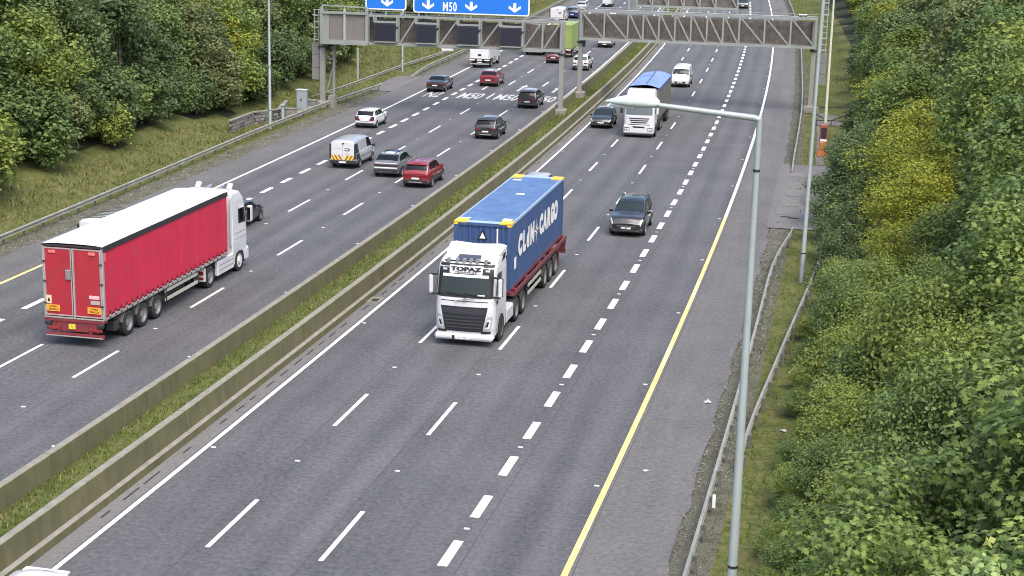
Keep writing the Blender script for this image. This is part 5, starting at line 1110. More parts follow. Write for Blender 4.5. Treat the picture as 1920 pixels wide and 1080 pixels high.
    part(c, "roof_header", mat("rail_pale_blue", (.30, .42, .62), .45), lambda b: (b.box(-.45, -.02, -W2 + .06, W2 - .06, H - .05, H - .012), b.box(-L + .02, -L + .45, -W2 + .06, W2 - .06, H - .05, H - .012)))
    for sx_, y in ((-.9, -.95), (-1.1, .85), (-7.2, .1), (-L + 1.3, -.85)): part(c, "roof_mark", SIGN_WHITE, lambda b: b.box(sx_ - .15, sx_ + .15, y - .2, y + .2, H - .03, H - .022))
    # lettering on the side the camera sees (left of the lorry) and a plain copy on the other
    for sg in (1, -1):
        M = lambda x, z: faceM((x, sg * (W2 + .006), z), (-sg, 0, 0), (0, 0, 1))
        cx = -L / 2 + .05
        for t, off, size in (("C", -4.1, 1.15), ("L", -3.25, 1.15), ("d", -2.45, 1.1), ("N", -1.5, 1.15), ("C", .55, 1.15), ("A", 1.45, 1.15), ("R", 2.35, 1.15), ("G", 3.25, 1.15), ("O", 4.15, 1.15)):
            flat_text(c, t, size, M(cx - sg * off, 1.66), SIGN_WHITE, .10, .95)
        # star-and-wheel emblem between the words
        b = MB()
        for k in range(8):
            a = math.pi * k / 4; q = .62 if k % 2 == 0 else .36; d = Vector((math.cos(a), math.sin(a))); e = Vector((-d.y, d.x))
            b.add([(cx - sg * (-.55 + p.x), sg * (W2 + .006), 1.66 + p.y) for p in (d * .06 + e * .07, d * q, d * .06 - e * .07)], [(0, 1, 2)])
        b.obj("emblem", SIGN_WHITE, c)
        b = MB(); b.box(-1.15, -.75, sg * (W2 + .004) - .004, sg * (W2 + .004) + .004, .85, 1.35); b.obj("side_plate", SIGN_WHITE, c).scale = (1, 1, 1)
    part(c, "warning_sticker", INK, lambda b: b.poly([(-.03, q, 2.45 + w) for q, w in ((-.22, -.22), (.22, -.22), (0, .24))])); part(c, "sticker_face", SIGN_WHITE, lambda b: b.poly([(-.02, q, 2.41 + w) for q, w in ((-.13, -.12), (.13, -.12), (0, .15))]))
    part(c, "front_stripe", SIGN_WHITE, lambda b: b.box(-.03, -.015, .62, .68, 1.9, 2.75))
container_lorry()

# ---- white lorry with blue sheeted roof, oncoming
def sheeted_lorry():
    r = thing("articulated_lorry", "oncoming white lorry with a blue sheeted roof and grey sides, behind the near lantern", "lorry", FR(132.2, -17.65, .006, back=True) @ Matrix.Scale(1.04, 4))
    cab = Stack([(.42, -.04, -2.1, 1.22, .28), (.9, 0, -2.1, 1.24, .28), (1.75, -.02, -2.1, 1.25, .28), (2.75, -.22, -2.1, 1.22, .28), (3.0, -.30, -2.1, 1.2, .28), (3.6, -.75, -2.1, 1.12, .26), (3.75, -1.1, -2.1, 1.05, .2)])
    cab.body(28).obj("cab", W_PAINT, r, 40)
    cab.patch(-1.08, 1.08, 1.82, -1.02, 1.02, 2.72, .014, 12, 5).obj("windscreen", mat("screen_grey", (.09, .10, .105), .08, coat=.5), r, 40); cab.patch(-1.1, 1.1, 2.74, -1.05, 1.05, 2.95, .05, 10, 2).obj("sun_visor", PLASTIC, r)
    cab.patch(-.38, .38, 3.3, -.38, .38, 3.42, .012, 6, 1).obj("roof_vent", PLASTIC, r)
    for k, z in enumerate((1.18, 1.34, 1.50)): w = .62 + .08 * k; cab.patch(-w, w, z, -w - .06, w + .06, z + .085, .012, 8, 1).obj("grille_slot", INK, r)
    cab.patch(-1.1, 1.1, 1.02, -1.1, 1.1, 1.08, .01, 8, 1).obj("panel_gap", INK, r); cab.patch(-.45, .45, .42, -.60, .60, .62, .07, 8, 2).obj("lower_grille", INK, r); cab.patch(-.55, .55, .80, -.7, .7, .94, .07, 8, 1).obj("bumper_slot", INK, r); cab.patch(-.27, .27, .66, -.27, .27, .78, .08, 4, 1).obj("number_plate", PLATE_W, r)
    part(r, "front_bumper", W_PAINT, lambda b: b.bevbox(-.4, .05, -1.22, 1.22, .34, 1.0, .08)); part(r, "skirt", PLASTIC, lambda b: b.box(-.4, .0, -1.15, 1.15, .22, .34))
    for sg in (1, -1):
        part(r, "headlight_housing", INK, lambda b: b.bevbox(-.02, .065, *sorted((sg * .72, sg * 1.14)), .56, .82, .02)); part(r, "headlight", LAMPGLASS, lambda b: (b.box(.066, .075, *sorted((sg * .76, sg * .92)), .62, .76), b.box(.066, .075, *sorted((sg * .96, sg * 1.10)), .62, .76)))
        cab.side([(-.45, 1.9), (-1.3, 1.9), (-1.3, 2.65), (-.6, 2.68)], sg).obj("door_window", GLASS, r)
        part(r, "mirror", W_PAINT if sg > 0 else PLASTIC, lambda b: b.bevbox(-.3, -.12, *sorted((sg * 1.34, sg * 1.54)), 1.9, 2.7, .05)); part(r, "mirror_arm", PLASTIC, lambda b: b.bar((-.3, sg * 1.1, 2.75), (-.22, sg * 1.42, 2.72), .06))
        b = MB(); b.poly([(-1.35 + .62 * math.cos(a), sg * 1.252, .53 + .62 * math.sin(a)) for a in np.linspace(0, 2 * math.pi, 24, endpoint=False)]); b.obj("wheel_well", INK, r)
        for x in (-1.35, -4.9, -6.2, -10.6, -11.95): wheel(r, x, sg * 1.08, .52, .38, 'deep')
        part(r, "fuel_tank", CHASSIS, lambda b: b.bevbox(-4.2, -2.3, *sorted((sg * .7, sg * 1.2)), .4, 1.0, .08))
        part(r, "body_side", mat("body_side_grey", (.16, .15, .14), .6, .2, var=.15, vscale=1.5), lambda b: b.box(-13.2, -2.75, *sorted((sg * 1.2, sg * 1.27)), 1.15, 3.62)); part(r, "top_rail", mat("rail_blue", (.05, .12, .35), .5), lambda b: b.box(-13.2, -2.75, *sorted((sg * 1.22, sg * 1.30)), 3.55, 3.70))
        for x in np.arange(-12.6, -3, 1.4): part(r, "side_rib", mat("body_side_grey", (.16, .15, .14), .6, .2), lambda b: b.box(x - .05, x + .05, *sorted((sg * 1.27, sg * 1.30)), 1.2, 3.55))
    part(r, "floor", CHASSIS, lambda b: (b.box(-13.2, -2.75, -1.2, 1.2, 1.0, 1.2), b.box(-13, -1, -.45, .45, .6, 1.0))); part(r, "headboard", mat("body_side_grey", (.16, .15, .14), .6, .2), lambda b: b.box(-2.8, -2.72, -1.2, 1.2, 1.2, 3.6)); part(r, "tailboard", CHASSIS, lambda b: b.box(-13.25, -13.2, -1.25, 1.25, 1.0, 3.6))
    b = MB(); G = []
    for k in range(22):
        x = -2.75 - 10.45 * k / 21; G.append([(x, y, 3.72 + .22 * (1 - (y / 1.28) ** 2) * (1 + .25 * math.sin(k * 1.3)) + .02 * math.sin(k * 2.1 + y * 4)) for y in np.linspace(-1.28, 1.28, 11)])
    b.grid(G); b.obj("sheet", mat("blue_sheet", (.17, .26, .58), .55, var=.15, vscale=1.2, dirt=(.32, .38, .6, .5), dscale=1), r, 60)
    part(r, "sheet_seam", INK, lambda b: b.bar((-3.0, .15, 3.97), (-12.8, -.1, 3.99), .04))
sheeted_lorry()

# ---- smaller lorries driving away
def box_lorry(s, u, label, boxm, cabm, L=6.2, H=3.45, Wd=2.4, z0=1.0, shutter=True, side_bright=None, tail_dark=True):
    r = thing("box_lorry", label, "lorry", FR(s, u, .006)); w = Wd / 2
    bx = part(r, "box_body", boxm, lambda b: b.bevbox(.0, L, -w, w, z0, H, .03))
    part(r, "door_frame", boxm, lambda b: (b.box(-.05, 0, -w, -w + .1, z0, H), b.box(-.05, 0, w - .1, w, z0, H), b.box(-.05, 0, -w, w, H - .22, H)))
    if shutter:
        for k in range(7): z = z0 + .06 + k * (H - z0 - .32) / 7; part(r, "shutter_slat", mat("shutter_white", (.72, .72, .74), .5), lambda b: b.box(-.03, .0, -w + .11, w - .11, z, z + (H - z0 - .32) / 7 - .02))
        part(r, "shutter_handle", INK, lambda b: b.box(-.06, -.03, -.2, .2, z0 + .35, z0 + .55))
    part(r, "tail_bar", INK, lambda b: b.box(-.08, .1, -w, w, z0 - .22, z0 - .02))
    for y in (-.85, 0, .85): part(r, "tail_lift_plate", SIGN_WHITE, lambda b: b.box(-.1, -.08, y - .3, y + .3, z0 - .18, z0 - .06))
    part(r, "rear_bumper", GREY_RAIL, lambda b: b.box(-.06, .08, -w + .05, w - .05, .42, .56))
    for sg in (1, -1):
        part(r, "tail_light", TAIL, lambda b: b.box(-.09, -.06, *sorted((sg * .75, sg * (w - .06))), .6, .72))
        for x in (1.6, L + 1.0): wheel(r, x, sg * (w - .2), .46, .34, 'deep')
        part(r, "side_guard_bar", mat("guard_alu", (.55, .54, .46), .5, .3), lambda b: (b.box(2.4, L - .2, sg * (w - .03) - .02, sg * (w - .03) + .02, .85, .95), b.box(2.4, L - .2, sg * (w - .03) - .02, sg * (w - .03) + .02, .5, .6)))
    part(r, "chassis", CHASSIS, lambda b: b.box(.1, L + 1.6, -.45, .45, .55, z0))
    part(r, "number_plate", PLATE_W, lambda b: b.box(-.09, -.06, -.25, .25, .6, .72))
    cab = Stack([(.45, L + 2.0, L + .12, w - .08, .2), (1.6, L + 2.02, L + .12, w - .06, .22), (2.4, L + 1.7, L + .12, w - .1, .22), (H - .65, L + 1.4, L + .12, w - .16, .2), (H - .45, L + .9, L + .12, w - .22, .15)])
    cab.body(14).obj("cab", cabm, r, 40); cab.patch(-.9, .9, 1.65, -.85, .85, 2.4).obj("windscreen", GLASS2, r)
    for sg in (1, -1): cab.side([(L + .5, 1.65), (L + 1.6, 1.6), (L + 1.4, 2.3), (L + .5, 2.35)], sg).obj("door_window", GLASS, r); part(r, "mirror", PLASTIC, lambda b: b.bevbox(L + 1.5, L + 1.7, *sorted((sg * (w + .02), sg * (w + .2))), 1.7, 2.35, .03))
    return r
box_lorry(180.3, -41.0, "white box lorry with a roller shutter in the left lane", W_PAINT, W_PAINT, L=5.2, H=3.25, Wd=2.3, z0=1.05)
LIME = mat("lime_paint", (.24, .32, .09), .5, var=.08, dirt=(.28, .36, .1, .5)); box_lorry(195.4, -33.7, "lime green lorry with a white cab beyond the left gantry's inner leg", LIME, W_PAINT, L=6.6, H=4.05, Wd=2.5, z0=1.15, shutter=False)
box_lorry(197.2, -37.45, "pale box lorry mostly hidden behind the left gantry truss", mat("box_pale", (.5, .52, .5), .5), W_PAINT, L=7, H=3.3, Wd=2.5, z0=1.0)
# ------------------------------------------------------------------ trees
LEAF = {
 'mid': leaf_mat("leaf_mid", [(.0, (0.052, 0.088, 0.031)), (.4, (0.122, 0.188, 0.054)), (.7, (0.200, 0.275, 0.075)), (1, (0.329, 0.376, 0.112))]),
 'dark': leaf_mat("leaf_dark", [(.0, (0.045, 0.073, 0.032)), (.45, (0.100, 0.149, 0.054)), (.75, (0.150, 0.212, 0.074)), (1, (0.246, 0.297, 0.102))]),
 'olive': leaf_mat("leaf_olive", [(.0, (0.068, 0.088, 0.037)), (.4, (0.144, 0.176, 0.068)), (.7, (0.211, 0.244, 0.092)), (1, (0.307, 0.302, 0.133))]),
 'yellow': leaf_mat("leaf_yellow", [(.0, (0.099, 0.121, 0.021)), (.35, (0.227, 0.264, 0.033)), (.7, (0.338, 0.365, 0.044)), (1, (0.435, 0.396, 0.081))]),
 'bright': leaf_mat("leaf_bright", [(.0, (0.066, 0.099, 0.025)), (.4, (0.166, 0.226, 0.045)), (.7, (0.246, 0.298, 0.060)), (1, (0.355, 0.361, 0.091))]),
 'maple': leaf_mat("leaf_maple", [(.0, (0.055, 0.089, 0.030)), (.4, (0.134, 0.201, 0.049)), (.7, (0.221, 0.297, 0.068)), (.95, (0.367, 0.404, 0.105)), (1, (0.493, 0.362, 0.105))]),
 'pale': leaf_mat("leaf_pale", [(.0, (0.155, 0.232, 0.078)), (.5, (0.310, 0.403, 0.139)), (1, (0.496, 0.558, 0.248))]),
}
LEAF_SHAPES = {
 'diamond': (np.array([(-.5, 0, 0), (0, -.32, .06), (.5, 0, 0), (0, .32, .06)]), [(0, 1, 2), (0, 2, 3)]),
 'lobed': (np.array([(-.45, 0, 0), (-.18, -.30, .03), (-.02, -.16, .02), (.05, -.52, -.04), (.20, -.18, 0), (.55, 0, -.08), (.20, .18, 0), (.05, .52, -.04), (-.02, .16, .02), (-.18, .30, .03), (.08, 0, .05)]),
           [(10, 0, 1), (10, 1, 2), (10, 2, 3), (10, 3, 4), (10, 4, 5), (10, 5, 6), (10, 6, 7), (10, 7, 8), (10, 8, 9), (10, 9, 0)]),
 'round': (np.array([(.5 * math.cos(a), .45 * math.sin(a), .05 * math.cos(2 * a)) for a in np.linspace(0, 2 * math.pi, 7)[:-1]]), [(0, 1, 2), (0, 2, 3), (0, 3, 4), (0, 4, 5)]),
}
def leaves_mesh(name, pos, nrm, size, tint, shape, m, rng):
    n = len(pos); base_, tris = LEAF_SHAPES[shape]; k = len(base_)
    nrm = nrm / np.linalg.norm(nrm, axis=1, keepdims=True)
    t = rng.normal(size=(n, 3)); t -= nrm * (t * nrm).sum(1, keepdims=True); t /= np.linalg.norm(t, axis=1, keepdims=True); b = np.cross(nrm, t)
    sz = size * rng.uniform(.65, 1.3, n)
    V = pos[:, None, :] + sz[:, None, None] * (base_[None, :, 0, None] * t[:, None, :] + base_[None, :, 1, None] * b[:, None, :] + base_[None, :, 2, None] * nrm[:, None, :])
    V = V.reshape(-1, 3); T = np.array(tris); F = (np.arange(n)[:, None, None] * k + T[None]).reshape(-1, 3)
    me = D.meshes.new(name); me.vertices.add(len(V)); me.vertices.foreach_set('co', V.ravel().astype(np.float32))
    me.loops.add(F.size); me.loops.foreach_set('vertex_index', F.ravel().astype(np.int32)); me.polygons.add(len(F)); me.polygons.foreach_set('loop_start', np.arange(0, F.size, 3, dtype=np.int32))
    at = me.attributes.new("tint", 'FLOAT', 'FACE'); at.data.foreach_set('value', np.repeat(tint, len(tris)).astype(np.float32))
    me.update(calc_edges=True); me.materials.append(m); return me
def crown_mesh(name, kind, R, H, nl, size, seed, shape='diamond', clumps=38, low=0.0, open_=.0, droop=0.0, up=.7):
    """crown of clumps from z=low to z=H around the trunk; returns mesh and the clump centres"""
    rng = np.random.default_rng(seed); c = []
    hc = (H - low) / 2; zc = low + hc
    while len(c) < clumps:
        p = rng.uniform(-1, 1, 3); q = np.linalg.norm(p)
        if q > 1 or q < .38: continue
        # narrower towards the top, slightly lopsided
        f = 1 - .28 * max(0, p[2]); ang = math.atan2(p[1], p[0]); f *= 1 + .16 * math.sin(2 * ang + seed) + .10 * math.sin(3 * ang + 2 * seed)
        c.append((p[0] * R * f * .86, p[1] * R * f * .86, zc + p[2] * hc * .84))
    c = np.array(c); cr = R * rng.uniform(.24, .42, clumps); ct = rng.normal(0, .085, clumps)
    w = cr ** 2; idx = rng.choice(clumps, nl, p=w / w.sum())
    d = rng.normal(size=(nl, 3)); d /= np.linalg.norm(d, axis=1, keepdims=True)
    rad = cr[idx] * rng.uniform(.55, 1.08, nl); pos = c[idx] + d * rad[:, None] * np.array([1, 1, .72])
    pos[:, 2] -= droop * (d[:, 2] < 0) * rad
    sp = rng.random(nl) < .07; pos[sp] += d[sp] * (cr[idx][sp] * rng.uniform(.1, .45, sp.sum()))[:, None]   # stray sprays break the outline
    pos[:, 2] = np.maximum(pos[:, 2], .05)
    nrm = d * .55 + rng.normal(0, .38, (nl, 3)) + np.array([0, 0, up])
    tint = np.clip(.45 + ct[idx] + rng.normal(0, .13, nl), 0, 1)
    return leaves_mesh(name, pos, nrm, size, tint, shape, LEAF[kind], rng), c
def trunk_mesh(H, R, centres, r0, seed):
    rng = random.Random(seed); b = MB(); top = H * .86; k = 6
    pts = [(math.sin(i * 1.7 + seed) * .12 * i / k * R * .4, math.cos(i * 1.3 + seed) * .1 * i / k * R * .4, -.3 + (top + .3) * i / k) for i in range(k + 1)]
    b.tube(pts, [r0 * (1.15 if i == 0 else 1 - .86 * i / k) for i in range(k + 1)], 7)
    cs = sorted(centres.tolist(), key=lambda p: rng.random())[:12]
    for p in cs:
        t = min(max((p[2] * .55) / top, .12), .8); q = Vector(pts[0]).lerp(Vector(pts[-1]), t); m = q.lerp(Vector(p), .55) + Vector((0, 0, .12 * R)); rr = r0 * (1 - .8 * t) * .5
        b.tube([q, m, p], [rr, rr * .6, rr * .18], 5, cap=False)
    return b.mesh("trunk", BARK, 60)
PROTO = {}
def proto(key, kind, R, H, nl, size, seed, shape='diamond', clumps=38, low=0.0, r0=.14, droop=0.0):
    cm, cc = crown_mesh("crown", kind, R, H, nl, size, seed, shape, clumps, low, droop=droop); PROTO[key] = (cm, trunk_mesh(H, R, cc, r0, seed), R, H)
def plant_tree(key, s, u, sc=1.0, label="", cat="tree", group=None, name="tree", rot=None, zs=1.0, dz=0.0):
    cm, tm, R, H = PROTO[key]
    z = float(bank(np.array(float(s)), np.array(float(u)))) + dz
    M = Matrix.Translation(P(s, u, z)) @ Matrix.Rotation(random.uniform(0, 6.28) if rot is None else rot, 4, 'Z') @ Matrix.Diagonal((sc, sc, sc * zs, 1))
    r = thing(name, label, cat, M, group)
    c = child("crown", cm, r, Matrix.Identity(4)); c['kind'] = 'stuff'; child("trunk", tm, r, Matrix.Identity(4)); return r
# prototypes at unit-metre size
for k, (kind, sd) in enumerate((('mid', 1), ('dark', 2), ('olive', 3), ('bright', 4), ('yellow', 5), ('dark', 6), ('mid', 8), ('olive', 9))):
    proto(f"t{k}", kind, 3.6, 10.5, 9000, .33, sd, clumps=60, low=.6, r0=.2)
for k, (kind, sd) in enumerate((('mid', 11), ('dark', 12), ('olive', 13), ('bright', 14))):
    proto(f"b{k}", kind, 2.2, 4.2, 5200, .24, sd, clumps=34, low=.0, r0=.08)
# left bank
G_L1, G_L2 = "bushes along the foot of the left bank", "trees massed on the left bank"
KINDW = {'t0': 'mid green', 't1': 'dark green', 't2': 'olive green', 't3': 'bright green', 't4': 'yellow green', 't5': 'dark green', 't6': 'mid green', 't7': 'olive green'}
KINDB = {'b0': 'mid green', 'b1': 'dark green', 'b2': 'olive green', 'b3': 'bright green'}
rr = random.Random(21)
s = 66.0
while s < 345:
    near = s < 166
    u = (-53.3 if near else (-56.0 if s < 240 else -53.5)) + rr.uniform(-.8, .8)
    if not (123 < s < 136 and False):
        key = rr.choices(['b0', 'b1', 'b2', 'b3'], (3, 5, 2, 2))[0]
        plant_tree(key, s, u, rr.uniform(.75, 1.25), f"{KINDB[key]} bush low on the left grass bank", "bush", G_L1, "bush")
    s += rr.uniform(2.4, 3.6) * (1 if near else 1.35)
for row, (u0, s0, s1, ds, sc) in enumerate(((-56.2, 60, 340, 4.6, .82), (-61, 64, 345, 5.0, 1.0), (-67, 72, 350, 5.6, 1.12), (-75, 84, 350, 8.0, 1.25))):
    s = s0
    while s < s1:
        u = u0 - (3.5 if 150 < s < 240 else 0) + rr.uniform(-1.3, 1.3)
        key = rr.choices(['t0', 't1', 't2', 't3', 't4', 't5', 't6', 't7'], (5, 5, 3.5, 1.2, .2 if s < 120 else 1.6, 4, 5, 2.5))[0]
        plant_tree(key, s, u, sc * rr.uniform(.82, 1.15), f"{KINDW[key]} leafy tree in the dense wood on the left bank", "tree", G_L2, rr.choice(["tree"]), zs=rr.uniform(.9, 1.1))
        s += ds * rr.uniform(.8, 1.2) * (1 if s < 200 else 1.25)
plant_tree('b3', 85.5, -52.4, 1.5, "bright green bush bulging over the grass at the left edge of the picture", "bush", None, "bush")
plant_tree('t4', 137, -55.5, .75, "yellow green tree standing out behind the left gantry ladder", "tree")
plant_tree('t4', 134, -58.5, .85, "yellow green tree between the left street lamp and the gantry", "tree")
# right side: near foliage has real leaf sizes
proto("m0", 'maple', 2.9, 8.6, 10000, .22, 31, 'lobed', 60, 1.6, .14); proto("m1", 'maple', 2.9, 8.6, 10000, .22, 32, 'lobed', 60, 1.6, .14)
proto("n0", 'bright', 2.0, 3.6, 15000, .105, 41, 'diamond', 44, .0, .06); proto("n1", 'mid', 2.0, 3.6, 15000, .105, 42, 'diamond', 44, .0, .06)
proto("d0", 'dark', 2.1, 5.6, 9500, .16, 51, 'diamond', 48, .0, .09); proto("y0", 'yellow', 3.1, 9.0, 12000, .17, 61, 'diamond', 60, .6, .12, .3)
proto("g0", 'mid', 3.0, 9.0, 9500, .25, 71, 'diamond', 60, .8, .15); proto("g1", 'bright', 3.0, 9.0, 9500, .25, 72, 'diamond', 60, .8, .15)
proto("p0", 'pale', 1.0, 9.7, 420, .10, 81, 'round', 16, 8.2, .05)
G_R = "trees and bushes on the right bank"
RT = [  # key, s, u, scale, zscale, label
 ("m0", 27.5, 3.7, 1.0, .98, "large leaved maple at the bottom right corner of the picture"),
 ("m1", 32.6, 1.0, .84, .92, "maple with broad dark leaves left of the bottom right corner"),
 ("m0", 34.5, 5.6, 1.12, 1.0, "maple at the right edge, behind the corner maple"),
 ("m1", 39.5, 4.6, 1.0, .95, "maple at the right edge level with the container lorry"),
 ("m1", 37.0, 1.6, .88, .86, "low maple behind the bush at the bottom edge"), ("n1", 34.5, -.5, .8, .9, None), ("n0", 38.5, -.2, .95, 1.0, None), ("n1", 41.5, 1.4, 1.1, 1.25, None), ("n0", 43.5, -.3, .85, .9, None),
 ("n0", 46.5, .2, 1.0, 1.0, None), ("n1", 49.5, -.2, .9, .95, None), ("n0", 52.5, .3, 1.05, 1.0, None), ("n0", 55.5, -.3, 1.0, .9, None), ("n1", 58.5, .2, 1.0, 1.0, None), ("n0", 61.5, -.2, 1.0, 1.0, None),
 ("n0", 64.5, .2, 1.05, 1.1, None), ("n1", 67.5, -.2, 1.0, 1.1, None), ("n0", 70.5, .2, 1.1, 1.1, None), ("n1", 74, -.3, .95, 1.0, None), ("n0", 77.5, -.5, .9, .9, None),
 ("n1", 47, 2.6, 1.3, 1.3, None), ("n0", 52, 2.8, 1.35, 1.3, None), ("n0", 58, 2.7, 1.35, 1.25, None), ("n1", 64, 2.8, 1.2, 1.1, None), ("n0", 70, 2.9, 1.1, 1.0, None),
 ("m0", 46, 5.4, 1.0, .9, "broad leaved maple at the right edge, third from the corner"), ("g1", 52.5, 5.8, .92, .9, None), ("m1", 59, 5.9, 1.0, .95, "broad leaved maple at the right edge, fourth from the corner"), ("g0", 65, 6.2, 1.0, .95, None), ("g1", 72, 6.8, 1.05, 1.0, None), ("g0", 79, 7.2, 1.1, 1.0, None),
 ("d0", 83.0, -.9, .85, .8, "dark bush overhanging the far end of the second guard rail"), ("d0", 88.5, -1.0, .85, .85, "dark bush beside the second guard rail and the lamp base"), ("d0", 94, -1.0, .9, .88, None), ("d0", 100, -.8, 1.05, 1.0, None), ("d0", 106, -.4, 1.05, 1.0, None), ("d0", 112, 0, 1.0, .95, None), ("d0", 117.5, .4, .9, .85, None),
 ("y0", 79.5, 1.5, .66, .70, "yellow green willow right of the dark bushes, nearest of its kind"), ("y0", 86, 2.4, .88, .80, "largest yellow green willow, above the dark bushes"), ("y0", 93.5, 2.3, .95, .82, "yellow green willow behind the largest one"), ("y0", 102, 3.2, 1.0, .86, "farthest yellow green willow by the lay-by"),
 ("n1", 76, 4.4, 1.25, 1.2, "mid green bush between the nearest willow and the edge trees"), ("g1", 87, 7.6, 1.15, 1.05, None), ("g0", 95, 7.9, 1.2, 1.05, None), ("g1", 104, 8.4, 1.25, 1.05, None), ("g0", 114, 8.6, 1.25, 1.05, None),
]
nl = {'n0': "bright green bush on the right bank behind the second guard rail", 'n1': "mid green bush on the right bank behind the second guard rail", 'g0': "mid green tree along the right edge of the picture", 'g1': "bright green tree along the right edge of the picture", 'd0': "dark green bush overhanging the lay-by"}
first_maple = None
ORD = "first second third fourth fifth sixth seventh eighth ninth tenth eleventh twelfth thirteenth fourteenth fifteenth sixteenth seventeenth eighteenth".split()
def auto_label(key, s, u):
    row = lambda k, v: ('g' if k[0] == 'g' else 'd' if k[0] == 'd' else 'n1' if v < 1.0 else 'n2')
    same = sorted(q[1] for q in RT if q[5] is None and row(q[0], q[2]) == row(key, u)); o = ORD[same.index(s)]
    col = {'n0': 'bright green', 'n1': 'mid green', 'g0': 'mid green', 'g1': 'bright green', 'd0': 'dark green'}[key]
    return {'n1': f"{col} bush along the second guard rail, {o} from the picture's bottom", 'n2': f"{col} bush in the right bank's second row, {o} from the bottom",
            'g': f"{col} tree along the picture's right edge, {o} from the bottom", 'd': f"{col} bush overhanging the lay-by, {o} from its near end"}[row(key, u)]
for key, s, u, sc, zs, lab in RT:
    o = plant_tree(key, s, u, sc, lab or auto_label(key, s, u), "bush" if key[0] in 'nd' else "tree", G_R if lab is None else None, "bush" if key[0] in 'nd' else ("maple_tree" if key[0] == 'm' else ("willow_tree" if key[0] == 'y' else "tree")), zs=zs)
    if first_maple is None: first_maple = o
for k, (s, u) in enumerate(((121, 3.2), (127, 2.6), (134, 3.2), (141, 4.2), (149, 4.6), (156, 4.0), (164, 3.6), (172, 4.0), (181, 4.4), (190, 4.2), (200, 4.6), (212, 5.0), (224, 5.2), (238, 5.0), (252, 5.4), (268, 5.6), (285, 5.6), (304, 6), (325, 6))):
    key = ['g0', 'y0', 't0', 'g1', 't3', 't1'][k % 6] if s < 175 else ['t0', 't3', 't1', 't4', 't6'][k % 5]
    plant_tree(key, s, u, rr.uniform(.78, .95), f"{'yellow green' if key in ('y0', 't4') else 'green'} tree beyond the lay-by on the right bank", "tree", "trees beyond the lay-by", zs=.92)
    key = ['t0', 't2', 'g1', 't6', 't3'][k % 5]
    plant_tree(key, s + 4, u + 6, rr.uniform(.95, 1.15), "green tree in the second row beyond the lay-by", "tree", "trees beyond the lay-by")
    plant_tree(['t6', 't0', 't7'][k % 3], s + 2, u + 13, 1.2, "green tree in the second row beyond the lay-by", "tree", "trees beyond the lay-by")
for k, s in enumerate(range(34, 124, 6)):
    for q in (0, 1): plant_tree(['g0', 't6', 'g1', 't0'][(k + q) % 4], s + 3 * q + rr.uniform(-1, 1), 10.8 + 5.5 * q + .03 * s + rr.uniform(-1, 1), rr.uniform(.95, 1.2), 'green tree higher up the right bank behind the edge trees', 'tree', 'trees higher up the right bank')
for s in (122, 128, 136, 150, 158, 168, 180): plant_tree('n0' if s % 4 else 'b1', s, (1.2 if s < 132 else 2.2) + rr.uniform(-.3, .3), 1.0, "low bush at the edge of the grass beyond the lay-by", "bush", "bushes beyond the lay-by", "bush")
for k, (s, u) in enumerate(((40.5, -1.7), (42.6, -1.9), (44.6, -1.7), (46.6, -2.0), (48.8, -1.8), (51.2, -1.9), (54.0, -1.9), (57.2, -1.9), (60.5, -2.0), (64, -2.0), (68, -1.9), (72, -2.0))): plant_tree(['n1', 'n0'][k % 2], s, u, rr.uniform(.36, .52), "knee high bramble clump at the foot of the bushes behind the guard rail", "bramble", "brambles at the foot of the right bushes", "bramble", zs=.8)
plant_tree("p0", 23.3, 1.55, 1.0, "slender sapling with pale round leaves at the bottom edge, right corner", "tree", None, "sapling", dz=.15)
# the biggest leaves of the corner maple, one by one
rng = np.random.default_rng(5); lv, tr = LEAF_SHAPES['lobed']; lmes = []
for k in range(3):
    b = MB(); q = lv * np.array([1, 1, 1 + .6 * k]); b.add(q.tolist(), tr); me = b.mesh("leaf", LEAF['maple']); at = me.attributes.new("tint", 'FLOAT', 'FACE'); at.data.foreach_set('value', [.55 + .12 * k] * len(tr)); lmes.append(me)
for k in range(240):
    a = rng.uniform(math.pi * .9, math.pi * 1.95); e = rng.uniform(.1, 1.2); q = rng.uniform(.88, 1.04)
    p = Vector((2.75 * q * math.cos(a) * math.cos(e), 2.75 * q * math.sin(a) * math.cos(e), 5.2 + 3.35 * q * math.sin(e)))
    n = (Vector((p.x, p.y, (p.z - 4) * .8)).normalized() + Vector((rng.normal(0, .35), rng.normal(0, .35), .7 + rng.normal(0, .3)))).normalized()
    M = Matrix.Translation(p) @ n.to_track_quat('Z', 'X').to_matrix().to_4x4() @ Matrix.Rotation(rng.uniform(0, 6.28), 4, 'Z') @ Matrix.Scale(rng.uniform(.17, .27), 4)
    o = D.objects.new("leaf", lmes[k % 3]); COL.objects.link(o); o.parent = first_maple
    o.matrix_local = first_maple.matrix_basis.to_3x3().normalized().to_4x4().inverted() @ M if False else Matrix.Rotation(-first_maple.rotation_euler.z, 4, 'Z') @ M

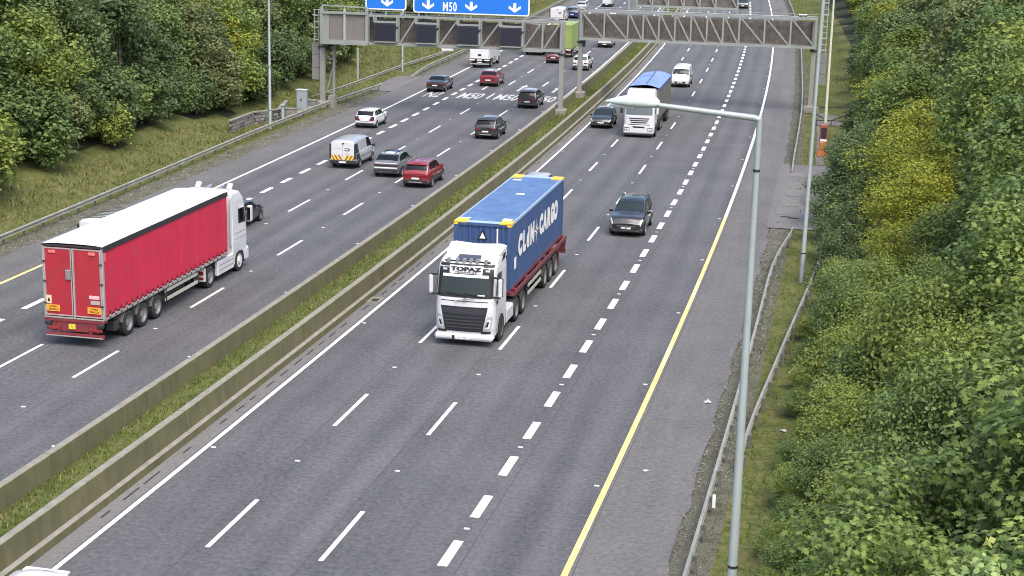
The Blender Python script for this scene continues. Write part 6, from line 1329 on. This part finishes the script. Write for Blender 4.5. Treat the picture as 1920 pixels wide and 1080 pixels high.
# ------------------------------------------------------------------ grass, verge plants
def tufts(name, areas, n, h, m, seed, rest=.0):
    rng = np.random.default_rng(seed); S_, U_ = [], []
    tot = sum((a[1] - a[0]) * (a[3] - a[2]) for a in areas)
    for a in areas:
        k = int(n * (a[1] - a[0]) * (a[3] - a[2]) / tot); S_.append(rng.uniform(a[0], a[1], k)); U_.append(rng.uniform(a[2], a[3], k))
    s, u = np.concatenate(S_), np.concatenate(U_)
    clump = np.sin(s * 1.9 + 2 * np.sin(u * 2.3)) + np.sin(u * 3.1 + s * .7) + rng.normal(0, .8, len(s)); keep = clump > rest; s, u = s[keep], u[keep]
    b_ = RP(s, u, bank(s, u) - .03); n = len(s); hh = h * rng.uniform(.4, 1.4, n); a = rng.uniform(0, 6.28, n); w = .35 * hh
    dx = np.stack([np.cos(a), np.sin(a), np.zeros(n)], 1); lean = rng.normal(0, .35, (n, 2)) * hh[:, None]
    top = b_ + np.stack([lean[:, 0], lean[:, 1], hh], 1)
    V = np.stack([b_ - dx * w[:, None] * .5, b_ + dx * w[:, None] * .5, top + dx * w[:, None] * .15, top - dx * w[:, None] * .15], 1).reshape(-1, 3)
    F = np.arange(4 * n).reshape(-1, 4)
    me = D.meshes.new(name); me.from_pydata(V.tolist(), [], F.tolist()); at = me.attributes.new("tint", 'FLOAT', 'FACE'); at.data.foreach_set('value', np.clip(rng.normal(.45, .26, n) + .15 * np.sin(s * .4 + u), 0, 1).astype(np.float32)); me.update(); me.materials.append(m)
    return link(name, me, kind='stuff')
GR_B = leaf_mat("grass_blades", [(.0, (.07, .09, .024)), (.4, (.13, .15, .04)), (.7, (.19, .18, .065)), (1, (.28, .22, .12))], .2)
GR_L = leaf_mat("grass_lush", [(.0, (.065, .10, .02)), (.5, (.135, .185, .036)), (1, (.21, .22, .07))], .2)
GR_V = leaf_mat("verge_weeds", [(.0, (.05, .05, .025)), (.5, (.10, .105, .045)), (1, (.19, .165, .11))], .2)
def tg(o, lab, cat="grass"): return tag(o, lab, cat)
tg(tufts("grass", [(66, 340, -51.6, -47.9), (150, 300, -57, -51)], 70000, .2, GR_B, 1, -1.2), "rough yellowing grass on the left bank below the bushes")
tg(tufts("grass", [(22, 340, -25.98, -24.35)], 52000, .13, GR_L, 2, -1.6), "strip of green grass and weeds between the two median walls")
tg(tufts("grass", [(25, 97, -4.4, -1.8), (123, 330, -4.2, .8)], 42000, .13, GR_L, 3, -1.0), "green grass between and behind the right guard rails")
tg(tufts("weeds", [(24, 98, -5.3, -3.7), (50, 155, -47.6, -45.3), (50, 155, -47.6, -46.2), (120, 330, -5.3, -4.5)], 22000, .09, GR_V, 4, .2), "dry weeds along the gravel verges under the guard rails", "weeds")
# loose gravel of the verges
b = MB(); rg = random.Random(9)
for k in range(2600):
    s, u = (rg.uniform(26, 98), rg.uniform(-5.35, -4.2)) if k % 2 else (rg.uniform(60, 150), rg.uniform(-47.1, -45.1))
    p = P(s, u, .0); q = rg.uniform(.02, .07); b.add([p + Vector((q, 0, 0)), p + Vector((-q * .6, q * .8, 0)), p + Vector((-q * .6, -q * .8, 0)), p + Vector((0, 0, q * .8))], [(0, 1, 3), (1, 2, 3), (2, 0, 3)])
tg(b.obj("gravel", mat("gravel_stone", (.20, .19, .175), .9, var=.4, vscale=1.5), None, kind='stuff'), "scattered grey gravel on the verges beside the hard shoulders", "gravel")
